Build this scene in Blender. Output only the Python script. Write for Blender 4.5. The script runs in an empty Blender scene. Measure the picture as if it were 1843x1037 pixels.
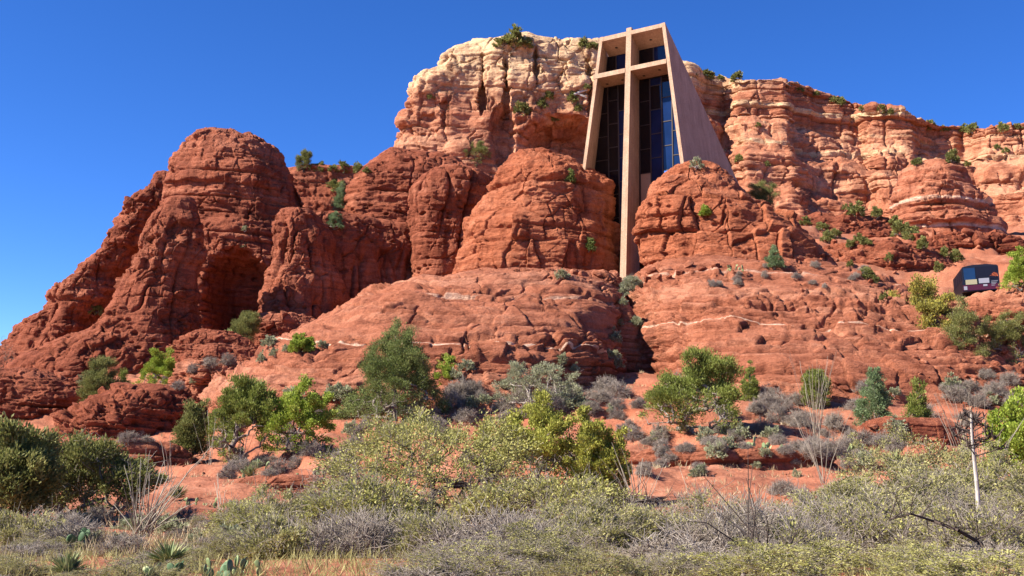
import bpy, math, random
import numpy as np

C = bpy.context.scene.collection
# ------------------------------------------------------------------ camera, sky, sun, exposure
FPX, CX, CY = 1976.0, 921.5, 518.5                 # focal length and centre in photo pixels
PITCH, ROLL, EYE = math.radians(8.1), math.radians(2.2), 1.7
SUN_EL, SUN_AZ = 37.0, 71.0                        # sun elevation; degrees to the left of straight behind the camera
FW = np.array([0, math.cos(PITCH), math.sin(PITCH)])
_u0 = np.array([0, -math.sin(PITCH), math.cos(PITCH)]); _r0 = np.array([1.0, 0, 0])
UP = math.cos(ROLL) * _u0 - math.sin(ROLL) * _r0
RT = math.cos(ROLL) * _r0 + math.sin(ROLL) * _u0
ORG = np.array([0, 0, EYE])
from mathutils import Matrix, Vector
cam = bpy.data.cameras.new('camera'); cam.sensor_width = 36; cam.lens = 36 * FPX / 1843
cam.clip_start = 0.2; cam.clip_end = 5000
cob = bpy.data.objects.new('camera', cam); C.objects.link(cob)
cob.matrix_world = Matrix(((RT[0], UP[0], -FW[0], 0), (RT[1], UP[1], -FW[1], 0), (RT[2], UP[2], -FW[2], EYE), (0, 0, 0, 1)))
bpy.context.scene.camera = cob
W = bpy.data.worlds.new("World"); bpy.context.scene.world = W; W.use_nodes = True
_a = math.radians(SUN_AZ); _e = math.radians(SUN_EL)
SUNV = np.array([-math.sin(_a) * math.cos(_e), -math.cos(_a) * math.cos(_e), math.sin(_e)])   # towards the sun
sky = W.node_tree.nodes.new('ShaderNodeTexSky'); sky.sky_type = 'NISHITA'; sky.sun_disc = False
sky.sun_elevation = _e; sky.sun_rotation = math.atan2(SUNV[0], SUNV[1]); sky.altitude = 2500
sky.air_density = 0.75; sky.dust_density = 0.0; sky.ozone_density = 6.0
hs = W.node_tree.nodes.new('ShaderNodeHueSaturation'); hs.inputs['Saturation'].default_value = 1.18; hs.inputs['Hue'].default_value = 0.511
W.node_tree.links.new(sky.outputs[0], hs.inputs['Color'])
W.node_tree.links.new(hs.outputs[0], W.node_tree.nodes['Background'].inputs[0])
W.node_tree.nodes['Background'].inputs[1].default_value = 0.098
sl = bpy.data.lights.new('sun', 'SUN'); sl.energy = 5.0; sl.angle = math.radians(0.5); sl.color = (1.0, 0.93, 0.82)
so = bpy.data.objects.new('sun', sl); C.objects.link(so)
so.rotation_euler = Vector(SUNV).to_track_quat('Z', 'Y').to_euler()
vs = bpy.context.scene.view_settings
vs.view_transform = 'Standard'; vs.look = 'None'; vs.gamma = 1.0; vs.exposure = 1.34
bpy.context.scene.cycles.max_bounces = 5; bpy.context.scene.cycles.transparent_max_bounces = 6


def ray(px, py):
    return (px - CX) / FPX * RT - (py - CY) / FPX * UP + FW


def at(px, py, Y):                                  # the point at distance Y in front, seen at photo pixel px, py
    d = ray(px, py)
    return ORG + d * (Y / d[1])


# ------------------------------------------------------------------ noise in numpy
_rng = np.random.default_rng(7)
_G = _rng.normal(size=(64, 64, 64, 3)).astype(np.float32)
_G /= np.linalg.norm(_G, axis=-1, keepdims=True)
_J = _rng.random((64, 64, 64, 4)).astype(np.float32)


def noise(p, off=0.0):
    p = np.asarray(p, np.float32) + np.float32(off)
    i = np.floor(p).astype(np.int32); f = p - i
    s = f * f * f * (f * (f * 6 - 15) + 10)
    r = 0
    for dx in (0, 1):
        wx = s[..., 0] if dx else 1 - s[..., 0]
        for dy in (0, 1):
            wy = s[..., 1] if dy else 1 - s[..., 1]
            for dz in (0, 1):
                wz = s[..., 2] if dz else 1 - s[..., 2]
                g = _G[(i[..., 0] + dx) & 63, (i[..., 1] + dy) & 63, (i[..., 2] + dz) & 63]
                r = r + wx * wy * wz * (g[..., 0] * (f[..., 0] - dx) + g[..., 1] * (f[..., 1] - dy) + g[..., 2] * (f[..., 2] - dz))
    return r * 1.6


def fbm(p, n=4, off=0.0):
    r = 0; a = 1.0; k = 1.0
    for o in range(n):
        r = r + a * noise(np.asarray(p) * k, off + 17.3 * o); a *= 0.5; k *= 2.03
    return r


def worley(p, off=0.0):                             # F1, F2, random per cell, tilt of the cell
    p = np.asarray(p, np.float32) + np.float32(off)
    i = np.floor(p).astype(np.int32); f = p - i
    f1 = np.full(p.shape[:-1], 9, np.float32); f2 = f1.copy(); idr = np.zeros_like(f1); tl = np.zeros_like(f1)
    for dx in (-1, 0, 1):
        for dy in (-1, 0, 1):
            for dz in (-1, 0, 1):
                j = _J[(i[..., 0] + dx) & 63, (i[..., 1] + dy) & 63, (i[..., 2] + dz) & 63]
                d = np.array([dx, dy, dz], np.float32) + j[..., :3] - f
                q = (d * d).sum(-1)
                m = q < f1
                f2 = np.where(m, f1, np.minimum(f2, q))
                t = d[..., 0] * (j[..., 3] - .5) * 2 + d[..., 2] * (j[..., 0] - .5) * 2 + d[..., 1] * (j[..., 1] - .5) * 2
                idr = np.where(m, j[..., 3], idr); tl = np.where(m, t, tl); f1 = np.where(m, q, f1)
    return np.sqrt(f1), np.sqrt(f2), idr, tl


def strata(zw, seed, thick, var=0.6):               # rounded beds of uneven thickness: (profile, tone of bed, place in bed)
    r = np.random.default_rng(seed)
    th = thick * np.exp(r.normal(0, var, 3000)); b = np.cumsum(th) - 40
    k = np.clip(np.searchsorted(b, zw), 1, 2998)
    t = (zw - b[k - 1]) / (b[k] - b[k - 1])
    pr = r.random(3000)
    prof = (pr[k] - .5) * 1.2 + 0.55 * (1 - np.abs(1.5 * t - .95) ** 3) - 0.8 * np.exp(-(t / .10) ** 2) * np.clip(th[k] / thick, .3, 1.3)
    return prof.astype(np.float32), r.random(3000)[k].astype(np.float32), t


def smooth(a, b, x):
    t = np.clip((x - a) / (b - a), 0, 1)
    return t * t * (3 - 2 * t)


# ------------------------------------------------------------------ materials
def mat(name):
    m = bpy.data.materials.new(name); m.use_nodes = True
    nt = m.node_tree
    return m, nt, nt.nodes['Principled BSDF']


def nd(nt, kind, **kw):
    n = nt.nodes.new('ShaderNode' + kind)
    for k, v in kw.items():
        if k in n.inputs.keys(): n.inputs[k].default_value = v
        else: setattr(n, k, v)
    return n


def ramp(nt, stops):
    n = nt.nodes.new('ShaderNodeValToRGB'); e = n.color_ramp.elements
    while len(e) < len(stops): e.new(0.5)
    for el, (p, c) in zip(e, stops):
        el.position = p; el.color = (*c, 1)
    return n


def mixc(nt, fac, a, b, mode='MIX'):
    n = nt.nodes.new('ShaderNodeMix'); n.data_type = 'RGBA'; n.blend_type = mode
    for sock, v in ((n.inputs[0], fac), (n.inputs[6], a), (n.inputs[7], b)):
        if hasattr(v, 'links'): nt.links.new(v, sock)
        elif isinstance(v, tuple): sock.default_value = (*v, 1)
        else: sock.default_value = v
    return n.outputs[2]


def rock_material(name, dark, mid, light, pale, grain=1.0, bump=0.8):
    m, nt, b = mat(name); L = nt.links
    geo = nd(nt, 'NewGeometry')
    tone = nd(nt, 'Attribute', attribute_name='tone'); pl = nd(nt, 'Attribute', attribute_name='pale')
    mp = nd(nt, 'Mapping', Scale=(0.35 * grain, 0.35 * grain, 2.6 * grain)); L.new(geo.outputs['Position'], mp.inputs['Vector'])
    n1 = nd(nt, 'TexNoise', Scale=1.0, Detail=8.0, Roughness=0.65); L.new(mp.outputs[0], n1.inputs['Vector'])
    n2 = nd(nt, 'TexNoise', Scale=0.22 * grain, Detail=6.0, Roughness=0.6); L.new(geo.outputs['Position'], n2.inputs['Vector'])
    n3 = nd(nt, 'TexNoise', Scale=6.0 * grain, Detail=6.0, Roughness=0.7); L.new(geo.outputs['Position'], n3.inputs['Vector'])
    a1 = nd(nt, 'Math', operation='MULTIPLY_ADD'); L.new(n1.outputs[0], a1.inputs[0]); a1.inputs[1].default_value = 0.55
    L.new(tone.outputs['Fac'], a1.inputs[2])
    a2 = nd(nt, 'Math', operation='MULTIPLY_ADD'); L.new(n2.outputs[0], a2.inputs[0]); a2.inputs[1].default_value = 0.5
    L.new(a1.outputs[0], a2.inputs[2])
    a3 = nd(nt, 'Math', operation='SUBTRACT'); L.new(a2.outputs[0], a3.inputs[0]); a3.inputs[1].default_value = 0.5
    r = ramp(nt, [(0.12, dark), (0.5, mid), (0.9, light)]); L.new(a3.outputs[0], r.inputs[0])
    pf = nd(nt, 'Math', operation='MULTIPLY_ADD', use_clamp=True); L.new(n1.outputs[0], pf.inputs[0]); pf.inputs[1].default_value = 0.9
    ps = nd(nt, 'Math', operation='SUBTRACT'); L.new(pl.outputs['Fac'], ps.inputs[0]); ps.inputs[1].default_value = 0.45
    L.new(ps.outputs[0], pf.inputs[2])
    pr = ramp(nt, [(0.25, (0, 0, 0)), (0.75, (1, 1, 1))]); L.new(pf.outputs[0], pr.inputs[0])
    c1 = mixc(nt, pr.outputs[0], r.outputs[0], pale)
    g = ramp(nt, [(0.3, (0.72, 0.68, 0.66)), (0.7, (1.22, 1.24, 1.26))]); L.new(n3.outputs[0], g.inputs[0])
    c2 = mixc(nt, 1.0, c1, g.outputs[0], 'MULTIPLY')
    mp3 = nd(nt, 'Mapping', Scale=(0.75 * grain, 0.75 * grain, 0.07 * grain)); L.new(geo.outputs['Position'], mp3.inputs['Vector'])     # dark varnish streaks
    n5 = nd(nt, 'TexNoise', Scale=1.0, Detail=7.0, Roughness=0.62); L.new(mp3.outputs[0], n5.inputs['Vector'])
    g5 = ramp(nt, [(0.36, (0.50, 0.42, 0.42)), (0.50, (1.0, 1.0, 1.0)), (0.72, (1.08, 1.10, 1.12))]); L.new(n5.outputs[0], g5.inputs[0])
    n6 = nd(nt, 'TexNoise', Scale=0.9 * grain, Detail=7.0, Roughness=0.7); L.new(geo.outputs['Position'], n6.inputs['Vector'])
    g6 = ramp(nt, [(0.36, (0.66, 0.58, 0.56)), (0.5, (1.0, 1.0, 1.0)), (0.68, (1.12, 1.16, 1.2))]); L.new(n6.outputs[0], g6.inputs[0])
    c2 = mixc(nt, 0.75, c2, g5.outputs[0], 'MULTIPLY'); c2 = mixc(nt, 0.8, c2, g6.outputs[0], 'MULTIPLY')
    L.new(c2, b.inputs['Base Color']); b.inputs['Roughness'].default_value = 0.92; b.inputs['Specular IOR Level'].default_value = 0.15
    n4 = nd(nt, 'TexNoise', Scale=2.2 * grain, Detail=9.0, Roughness=0.72)
    mp2 = nd(nt, 'Mapping', Scale=(1, 1, 2.2)); L.new(geo.outputs['Position'], mp2.inputs['Vector']); L.new(mp2.outputs[0], n4.inputs['Vector'])
    bm_ = nd(nt, 'Bump', Strength=bump, Distance=0.6 / grain); L.new(n4.outputs[0], bm_.inputs['Height']); L.new(bm_.outputs[0], b.inputs['Normal'])
    return m


M = {}
M['red'] = rock_material('red_sandstone', (0.165, 0.042, 0.021), (0.285, 0.086, 0.044), (0.41, 0.155, 0.088), (0.50, 0.29, 0.19))
M['orange'] = rock_material('orange_sandstone', (0.24, 0.062, 0.027), (0.375, 0.120, 0.056), (0.49, 0.195, 0.105), (0.52, 0.30, 0.18))
M['slick'] = rock_material('pink_slickrock', (0.225, 0.068, 0.033), (0.385, 0.138, 0.074), (0.51, 0.235, 0.14), (0.66, 0.45, 0.32))
M['cliff'] = rock_material('banded_cliff_rock', (0.26, 0.084, 0.042), (0.40, 0.162, 0.088), (0.51, 0.265, 0.155), (0.56, 0.375, 0.215), 0.45, 0.5)


def simple(name, col, rough=0.6, var=0.0, scale=8.0, spec=0.3, metal=0.0, bump=0.0):
    m, nt, b = mat(name)
    b.inputs['Roughness'].default_value = rough; b.inputs['Specular IOR Level'].default_value = spec; b.inputs['Metallic'].default_value = metal
    tc = nd(nt, 'TexCoord'); n = nd(nt, 'TexNoise', Scale=scale, Detail=5.0); nt.links.new(tc.outputs['Object'], n.inputs['Vector'])
    r = ramp(nt, [(0.3, tuple(c * (1 - var) for c in col)), (0.7, tuple(min(1, c * (1 + var)) for c in col))])
    nt.links.new(n.outputs[0], r.inputs[0]); nt.links.new(r.outputs[0], b.inputs['Base Color'])
    if bump:
        bp = nd(nt, 'Bump', Strength=bump, Distance=0.05); nt.links.new(n.outputs[0], bp.inputs['Height']); nt.links.new(bp.outputs[0], b.inputs['Normal'])
    return m


# ------------------------------------------------------------------ object helpers
def mesh_obj(name, V, Fc, material, parent=None, smooth_=False, attrs=None):
    me = bpy.data.meshes.new(name)
    V = np.asarray(V, np.float32).reshape(-1, 3)
    if isinstance(Fc, np.ndarray):
        n, k = Fc.shape
        me.vertices.add(len(V)); me.vertices.foreach_set('co', V.ravel())
        me.loops.add(n * k); me.loops.foreach_set('vertex_index', Fc.astype(np.int32).ravel())
        me.polygons.add(n); me.polygons.foreach_set('loop_start', np.arange(0, n * k, k, dtype=np.int32))
        me.polygons.foreach_set('loop_total', np.full(n, k, np.int32))
        if smooth_: me.polygons.foreach_set('use_smooth', np.ones(n, bool))
        me.update(calc_edges=True); me.validate()
    else:
        me.from_pydata([tuple(map(float, v)) for v in V], [], Fc)
        if smooth_: me.polygons.foreach_set('use_smooth', np.ones(len(me.polygons), bool))
    for an, av in (attrs or {}).items():
        a = me.attributes.new(an, 'FLOAT', 'POINT'); a.data.foreach_set('value', np.asarray(av, np.float32).ravel())
    me.materials.append(material)
    o = bpy.data.objects.new(name, me); C.objects.link(o)
    if parent is not None: o.parent = parent
    return o


def tag(o, label=None, cat=None, group=None, kind=None):
    if label: o['label'] = label
    if cat: o['category'] = cat
    if group: o['group'] = group
    if kind: o['kind'] = kind
    return o


def empty(name, loc, label=None, cat=None, group=None, rz=0.0):
    o = bpy.data.objects.new(name, None); C.objects.link(o); o.location = tuple(map(float, loc)); o.rotation_euler = (0, 0, rz)
    return tag(o, label, cat, group)


def grid_faces(nr, nc, wrap=False):
    i = np.arange(nr - 1)[:, None]; j = np.arange(nc if wrap else nc - 1)[None, :]
    j2 = (j + 1) % nc
    return np.stack([i * nc + j + 0 * i, i * nc + j2 + 0 * i, (i + 1) * nc + j2, (i + 1) * nc + j], -1).reshape(-1, 4)


def grid_normals(P, wrap=False):
    if wrap:
        dj = np.roll(P, -1, 1) - np.roll(P, 1, 1)
    else:
        dj = np.gradient(P, axis=1)
    di = np.gradient(P, axis=0)
    n = np.cross(di, dj); l = np.linalg.norm(n, axis=-1, keepdims=True)
    return n / np.maximum(l, 1e-6)


# ------------------------------------------------------------------ rock bodies
def rock_detail(P, N, c, seed):
    """displacement of a rock surface: beds, blocks, pits, roughness. returns (metres along the normal, bed tone, pale)"""
    z = P[..., 2]; s = c.get('s', 1.0)
    warp = noise(P / (22 * s), seed) * 0.9 * s + noise(P / (5 * s), seed + 5) * 0.12 * s
    zw = z + warp + P[..., 0] * c.get('dip', 0.0)
    steep = 1 - np.abs(N[..., 2])
    flat = np.array([1, 1, c.get('flat', 3.0)])
    e1, t1, _ = strata(zw, c.get('sseed', 11), c.get('st_t', 1.9) * s)
    e2, t2, _ = strata(zw + noise(P / (1.8 * s), seed + 9) * 0.12 * s, c.get('sseed', 11) + 1, c.get('st2_t', 0.5) * s)
    pres = 0.3 + 0.9 * smooth(-0.4, 0.4, noise(P * np.array([1, 1, 1.6]) / (7 * s), seed + 21))
    pres2 = smooth(-0.3, 0.35, noise(P * flat / (6 * s), seed + 23))
    d = (c.get('st', 0.45) * e1 * pres + c.get('st2', 0.13) * e2 * pres2) * s * (c.get('sf', .35) + (1 - c.get('sf', .35)) * steep)
    bk = c.get('blk', 0.4)
    if bk:
        bs = c.get('blk_s', 2.4) * s
        q = np.stack([P[..., 0] / bs, P[..., 1] / bs, zw / (bs * c.get('blk_z', 0.75))], -1) + 0.12 * np.stack([noise(P / bs * 1.7, seed + k) for k in (1, 2, 3)], -1)
        f1, f2, idr, tl = worley(q, seed + 3)
        w = c.get('blk_lo', 0.1) + (1 - c.get('blk_lo', 0.1)) * smooth(-0.15, 0.35, noise(P / (6 * s), seed + 31))
        if 'blk_top' in c: w = w * np.clip(1 - smooth(c['blk_top'] - 1.5, c['blk_top'] + 2.5, z), c.get('blk_min', .25), 1)
        d = d + w * s * bk * ((idr - .5) * 1.3 + tl * 1.1 - 0.35 * (1 - smooth(0.0, 0.07, f2 - f1)))
        q2 = q * 2.3 + 5.5
        f1, f2, idr, tl = worley(q2, seed + 13)
        d = d + w * s * bk * 0.36 * ((idr - .5) * 1.3 + tl * 1.2)
    if c.get('bb', 0):                              # blocks: each bed broken by upright joints of its own
        r = np.random.default_rng(c.get('sseed', 11) + 2)
        bt = np.cumsum(c.get('bb_t', 2.0) * s * np.exp(r.normal(0, .35, 2500))) - 40; kz = np.searchsorted(bt, zw)
        tb = np.clip((zw - bt[np.clip(kz - 1, 0, 2499)]) / np.maximum(bt[np.clip(kz, 0, 2499)] - bt[np.clip(kz - 1, 0, 2499)], .01), 0, 1)
        bs = c.get('bb_s', 2.6) * s
        jit = .14 * np.stack([noise(P / bs * 1.3, seed + 300), noise(P / bs * 1.3, seed + 301), 0 * z], -1)
        q = np.stack([P[..., 0] / bs + kz * 3.7, P[..., 1] / bs + kz * 1.9, kz * 5.0 + .5], -1) + jit
        f1, f2, idr, tl = worley(q, seed % 7)
        w = c.get('bb_lo', 0.0) + (1 - c.get('bb_lo', 0.0)) * smooth(-.15, .3, noise(P / (7 * s), seed + 303))
        if 'blk_top' in c: w = w * np.clip(1 - smooth(c['blk_top'] - 1.5, c['blk_top'] + 2.5, z), .12, 1)
        d = d + w * c['bb'] * s * ((idr - .5) * 1.5 + tl * 1.0 + (.5 - tb) * (idr * 7.3 % 1 - .4) * .8 - .5 * (1 - smooth(0, .05, f2 - f1)) - .55 * (np.exp(-(tb / .06) ** 2) + np.exp(-((1 - tb) / .05) ** 2)))
    if c.get('crack', 0):
        cs = c.get('crack_s', 3.5) * s
        q = np.stack([P[..., 0] / cs, P[..., 1] / cs, zw / (cs * .8)], -1) + .2 * np.stack([noise(P / cs * 1.6, seed + 200 + k) for k in (1, 2, 3)], -1)
        f1, f2, idr, tl = worley(q, seed + 207)
        d = d - c['crack'] * s * (1 - smooth(0.01, 0.055, f2 - f1)) * smooth(-.1, .25, noise(P / (4 * s), seed + 209))
    if c.get('flute', 0):
        q = np.stack([P[..., 0] / (3.2 * s), P[..., 1] / (3.2 * s), z / (22 * s)], -1)
        r = 1 - np.abs(fbm(q, 2, seed + 41)) * 2.6
        d = d - c['flute'] * s * np.clip(r, 0, 1) ** 4 * smooth(-.3, .3, noise(P / (9 * s), seed + 43))
    if c.get('pit', 0):
        f1, f2, idr, tl = worley(np.stack([P[..., 0] / 1.2, P[..., 1] / 1.2, zw / 0.62], -1) / s, seed + 51)
        bed = smooth(.35, .6, noise(np.stack([P[..., 0] / 26, P[..., 1] / 26, zw / 2.2], -1) / s, seed + 61) + .35)
        d = d - c['pit'] * s * (idr > .45) * (1 - smooth(0.12, 0.42, f1)) * bed
    if 'blk_top' in c: d = d + .3 * s * fbm(P * np.array([1, 1, 1.8]) / (1.9 * s), 4, seed + 75) * smooth(c['blk_top'] - 1, c['blk_top'] + 3, z)
    d = d + c.get('fb', 0.22) * s * fbm(P * flat / (2.4 * s), 5, seed + 71) + c.get('mid', 0.5) * s * fbm(P * np.array([1, 1, 1.5]) / (6.5 * s), 2, seed + 81)
    d = d - d.mean()
    tone = 0.5 + 0.35 * (t1 - .5) + 0.22 * (t2 - .5)
    pale = np.zeros_like(z)
    for z0, wd, st in c.get('bands', ()):
        brk = smooth(-.8, -.3, noise(P / (8 * s), seed + 95 + z0))
        pale = np.maximum(pale, st * brk * (1 - smooth(wd * .4, wd, np.abs(z + .35 * warp - z0 + .06 * s * noise(P / (2 * s), 5)))))
    if 'pale_z' in c:
        z0, z1, amt = c['pale_z']
        pale = np.maximum(pale, amt * smooth(z0, z1, z + 3 * warp))
    return d, tone, pale


def interp_rows(rows, n):
    """rows of (py, x_left, x_right[, ry]) from top to bottom, resampled by arc so that the top closes round"""
    r = np.array([list(q) + [np.nan] * (4 - len(q)) for q in rows], float)
    t = np.concatenate([[0], np.cumsum(np.hypot(np.diff(r[:, 0]), 0.5 * np.abs(np.diff(r[:, 2] - r[:, 1]))))]); t /= t[-1]
    tt = np.linspace(0, 1, n)

    def mono(y):                                    # monotone cubic
        h = np.diff(t); dl = np.diff(y) / h; m = np.zeros_like(y)
        m[1:-1] = np.where(dl[:-1] * dl[1:] > 0, 2 * dl[:-1] * dl[1:] / (dl[:-1] + dl[1:] + 1e-12), 0); m[0], m[-1] = dl[0], dl[-1]
        k = np.clip(np.searchsorted(t, tt, 'right') - 1, 0, len(t) - 2); x = (tt - t[k]) / h[k]
        return ((1 + 2 * x) * (1 - x) ** 2 * y[k] + x * (1 - x) ** 2 * h[k] * m[k] + x * x * (3 - 2 * x) * y[k + 1] + x * x * (x - 1) * h[k] * m[k + 1])
    return [mono(r[:, k]) for k in range(4)]


BODIES = []


def butte(name, D, rows, c, material, nr=260, nc=420, ratio=0.9, seed=1, label=None, box=0.0, low=0.8, lowS=9.0, dents=(), turn=0.0):
    """a free-standing mass of rock, widest at distance D, its left and right outline given by rows"""
    rows = [(rows[0][0] - 0.5, (rows[0][1] + rows[0][2]) / 2 - .5, (rows[0][1] + rows[0][2]) / 2 + .5) + tuple(rows[0][3:])] + list(rows)
    py, xl, xr, ry = interp_rows(rows, nr)
    A = np.array([at(a, p, D) for a, p in zip(xl, py)]); B = np.array([at(a, p, D) for a, p in zip(xr, py)])
    cx = (A[:, 0] + B[:, 0]) / 2; rx = (B[:, 0] - A[:, 0]) / 2; zc = (A[:, 2] + B[:, 2]) / 2
    RY = np.where(np.isnan(ry), rx * ratio, ry)
    s = np.linspace(-math.pi, math.pi, nc, endpoint=False); a = s - 0.45 * np.sin(s)        # dense at the front
    ca, sa = np.sin(a), -np.cos(a)
    if box:
        k = (np.abs(ca) ** (2 + 2 * box) + np.abs(sa) ** (2 + 2 * box)) ** (-1 / (2 + 2 * box)); ca, sa = ca * k, sa * k
    P = np.empty((nr, nc, 3))
    P[..., 0] = cx[:, None] + rx[:, None] * ca; P[..., 1] = D + RY[:, None] * sa; P[..., 2] = zc[:, None] + 0 * ca
    fade = np.clip(np.minimum(rx, RY) / 2.5, 0.0, 1)[:, None]
    P[..., 1] += (P[..., 0] - cx[:, None]) * math.tan(math.radians(turn))       # the body turned aside
    rad = np.stack([ca + 0 * P[..., 0], sa + 0 * P[..., 0], 0 * P[..., 0]], -1)
    for dx, dy, wx, wy, depth in dents:             # hollows pressed into the front
        pr = P - ORG; dz = pr @ FW; px = CX + FPX * (pr @ RT) / dz; qy = CY - FPX * (pr @ UP) / dz
        fr = smooth(0.0, 0.4, -sa)[None, :]
        uu = ((px - dx) / wx) ** 2 + ((qy - dy) / wy) ** 2
        P[..., 1] += depth * (1 - smooth(0.3, 1.0, uu)) * fr
    P = P + rad * (low * fbm(P / lowS, 3, seed + 100) * fade)[..., None]
    N = grid_normals(P, True)
    if (N * rad).sum() < 0: N = -N
    d, tone, pale = rock_detail(P, N, c, seed)
    P = P + N * (d * fade)[..., None]
    o = mesh_obj(name, P.reshape(-1, 3), grid_faces(nr, nc, True)[:, ::-1], material, None, True, {'tone': tone, 'pale': pale})
    tag(o, label, None, None, 'structure')
    BODIES.append(o)
    return o


# ------------------------------------------------------------------ ground: one sheet from the roadside up to the foot of the cliffs
CTRL = [  # photo pixel x, y, distance
    (0, 1060, 10), (900, 1060, 10), (1843, 1060, 10), (0, 985, 18), (500, 990, 18), (900, 985, 18), (1400, 985, 18), (1843, 990, 18),
    (0, 930, 30), (400, 925, 30), (800, 925, 30), (1250, 915, 32), (1600, 925, 30), (1900, 925, 30),
    (1250, 880, 40), (1450, 870, 40), (1750, 880, 40), (800, 880, 40), (400, 890, 40), (100, 900, 40), (-200, 920, 40), (2050, 880, 40),
    (1250, 812, 55), (1500, 812, 55), (1800, 815, 55), (900, 812, 55), (500, 830, 55), (200, 850, 55), (-100, 870, 55), (2000, 800, 55),
    (1250, 765, 66), (1550, 770, 66), (1800, 745, 68), (950, 765, 66), (640, 775, 66), (330, 800, 66), (50, 830, 66), (2000, 740, 68),
    (1150, 690, 80), (1450, 705, 80), (1740, 725, 80), (1690, 730, 86), (1730, 722, 92), (1640, 728, 80), (950, 690, 80), (700, 712, 80), (500, 730, 80), (250, 770, 80), (0, 800, 80), (2050, 660, 80),
    (1775, 640, 88), (1850, 606, 86), (1755, 528, 103), (1860, 520, 102), (1100, 655, 95), (560, 665, 98), (400, 690, 98), (200, 725, 98), (-50, 745, 98), (2100, 560, 105),
    (1720, 560, 114), (1120, 505, 116), (1560, 535, 130), (1760, 500, 130), (1950, 480, 130), (470, 625, 120), (300, 660, 125), (60, 690, 125), (-200, 720, 130),
    (1480, 455, 145), (1640, 475, 155), (1800, 455, 165), (620, 590, 140), (900, 480, 145), (420, 590, 150), (100, 660, 160), (-300, 700, 165),
    (1420, 400, 180), (1560, 405, 200), (1700, 430, 210), (1850, 420, 210), (600, 420, 190), (100, 640, 200), (-300, 680, 220), (900, 380, 190), (1200, 380, 180), (1380, 400, 215),
    (1400, 405, 245), (1550, 410, 250), (1700, 425, 250), (1850, 410, 250), (1000, 360, 260), (1200, 380, 250), (600, 420, 260), (1550, 400, 310), (1000, 350, 320), (100, 640, 270), (2200, 400, 220), (-400, 690, 300), (2200, 380, 300),
]


def build_tps():
    K = np.array([at(x, y, d) for x, y, d in CTRL]); Q = np.stack([K[:, 0], K[:, 1]], 1)
    n = len(K); r = np.linalg.norm(Q[:, None] - Q[None], axis=-1)
    Ph = np.where(r > 0, r * r * np.log(np.maximum(r, 1e-9)), 0) + np.eye(n) * 60.0
    A = np.zeros((n + 3, n + 3)); A[:n, :n] = Ph; A[:n, n] = 1; A[:n, n + 1:] = Q; A[n, :n] = 1; A[n + 1:, :n] = Q.T
    w = np.linalg.solve(A, np.concatenate([K[:, 2], np.zeros(3)]))

    def fn(x, y):
        x = np.asarray(x, float); y = np.asarray(y, float)
        z = w[n] + w[n + 1] * x + w[n + 2] * y
        for k in range(n):
            r2 = (x - Q[k, 0]) ** 2 + (y - Q[k, 1]) ** 2
            z = z + w[k] * 0.5 * r2 * np.log(np.maximum(r2, 1e-9))
        return z
    return fn


TPS = build_tps()


def ground_z(x, y):                                 # height of the ground with its low rock ledges
    x = np.asarray(x, float); y = np.asarray(y, float)
    z = TPS(x, y)
    p = np.stack([x, y, 0 * x], -1)
    k = smooth(14, 40, y)
    far = smooth(95, 135, y)
    z = z + k * (0.55 * noise(p / 9, 3) + 0.22 * noise(p / 3.1, 8)) + far * (1.6 * noise(p / 17, 6) + .8 * noise(p / 6, 9)) + 0.05 * noise(p / 0.9, 4)
    lz = z + 0.35 * noise(p / 6, 33)
    th = 0.85 + 0.45 * smooth(90, 130, y); fr = lz / th - np.floor(lz / th)      # ledges: treads and risers
    stp = (np.floor(lz / th) + smooth(0.72, 1.0, fr)) * th - lz
    msk = k * smooth(-0.6, 0.1, noise(p / 13, 55)) * 0.95
    return z + msk * stp


def make_ground():
    ny, nx = 900, 760
    Y = 4.0 * (330 / 4.0) ** np.linspace(0, 1, ny); T = np.linspace(-1, 1, nx)
    T = 0.72 * T + 0.5 * T ** 5
    y = np.repeat(Y[:, None], nx, 1); x = T[None] * (Y[:, None] + 6)
    z = ground_z(x, y)
    P = np.stack([x, y, z], -1)
    z += (0.035 * fbm(P / 0.45, 3, 2)) * smooth(8, 30, y) + 0.2 * smooth(30, 60, y) * fbm(P / 1.6, 4, 77)
    P[..., 2] = z
    N = grid_normals(P)
    rock = smooth(-0.2, 0.3, fbm(np.stack([x, y, 0 * x], -1) / 11, 3, 91)) * smooth(16, 34, y)
    tone = 0.5 + 0.25 * noise(P * np.array([.2, .2, 1.8]), 5)
    mesh_obj('ground', P.reshape(-1, 3), grid_faces(ny, nx), M['ground'], None, True, {'tone': tone, 'pale': rock})
    bpy.data.objects['ground']['kind'] = 'structure'
    # the plain beyond, out to the horizon
    S = 4000
    v = [(-S, -S, -1.5), (S, -S, -1.5), (S, S, -1.5), (-S, S, -1.5)]
    tag(mesh_obj('plain', v, [(0, 1, 2, 3)], M['plain']), kind='structure')


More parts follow.
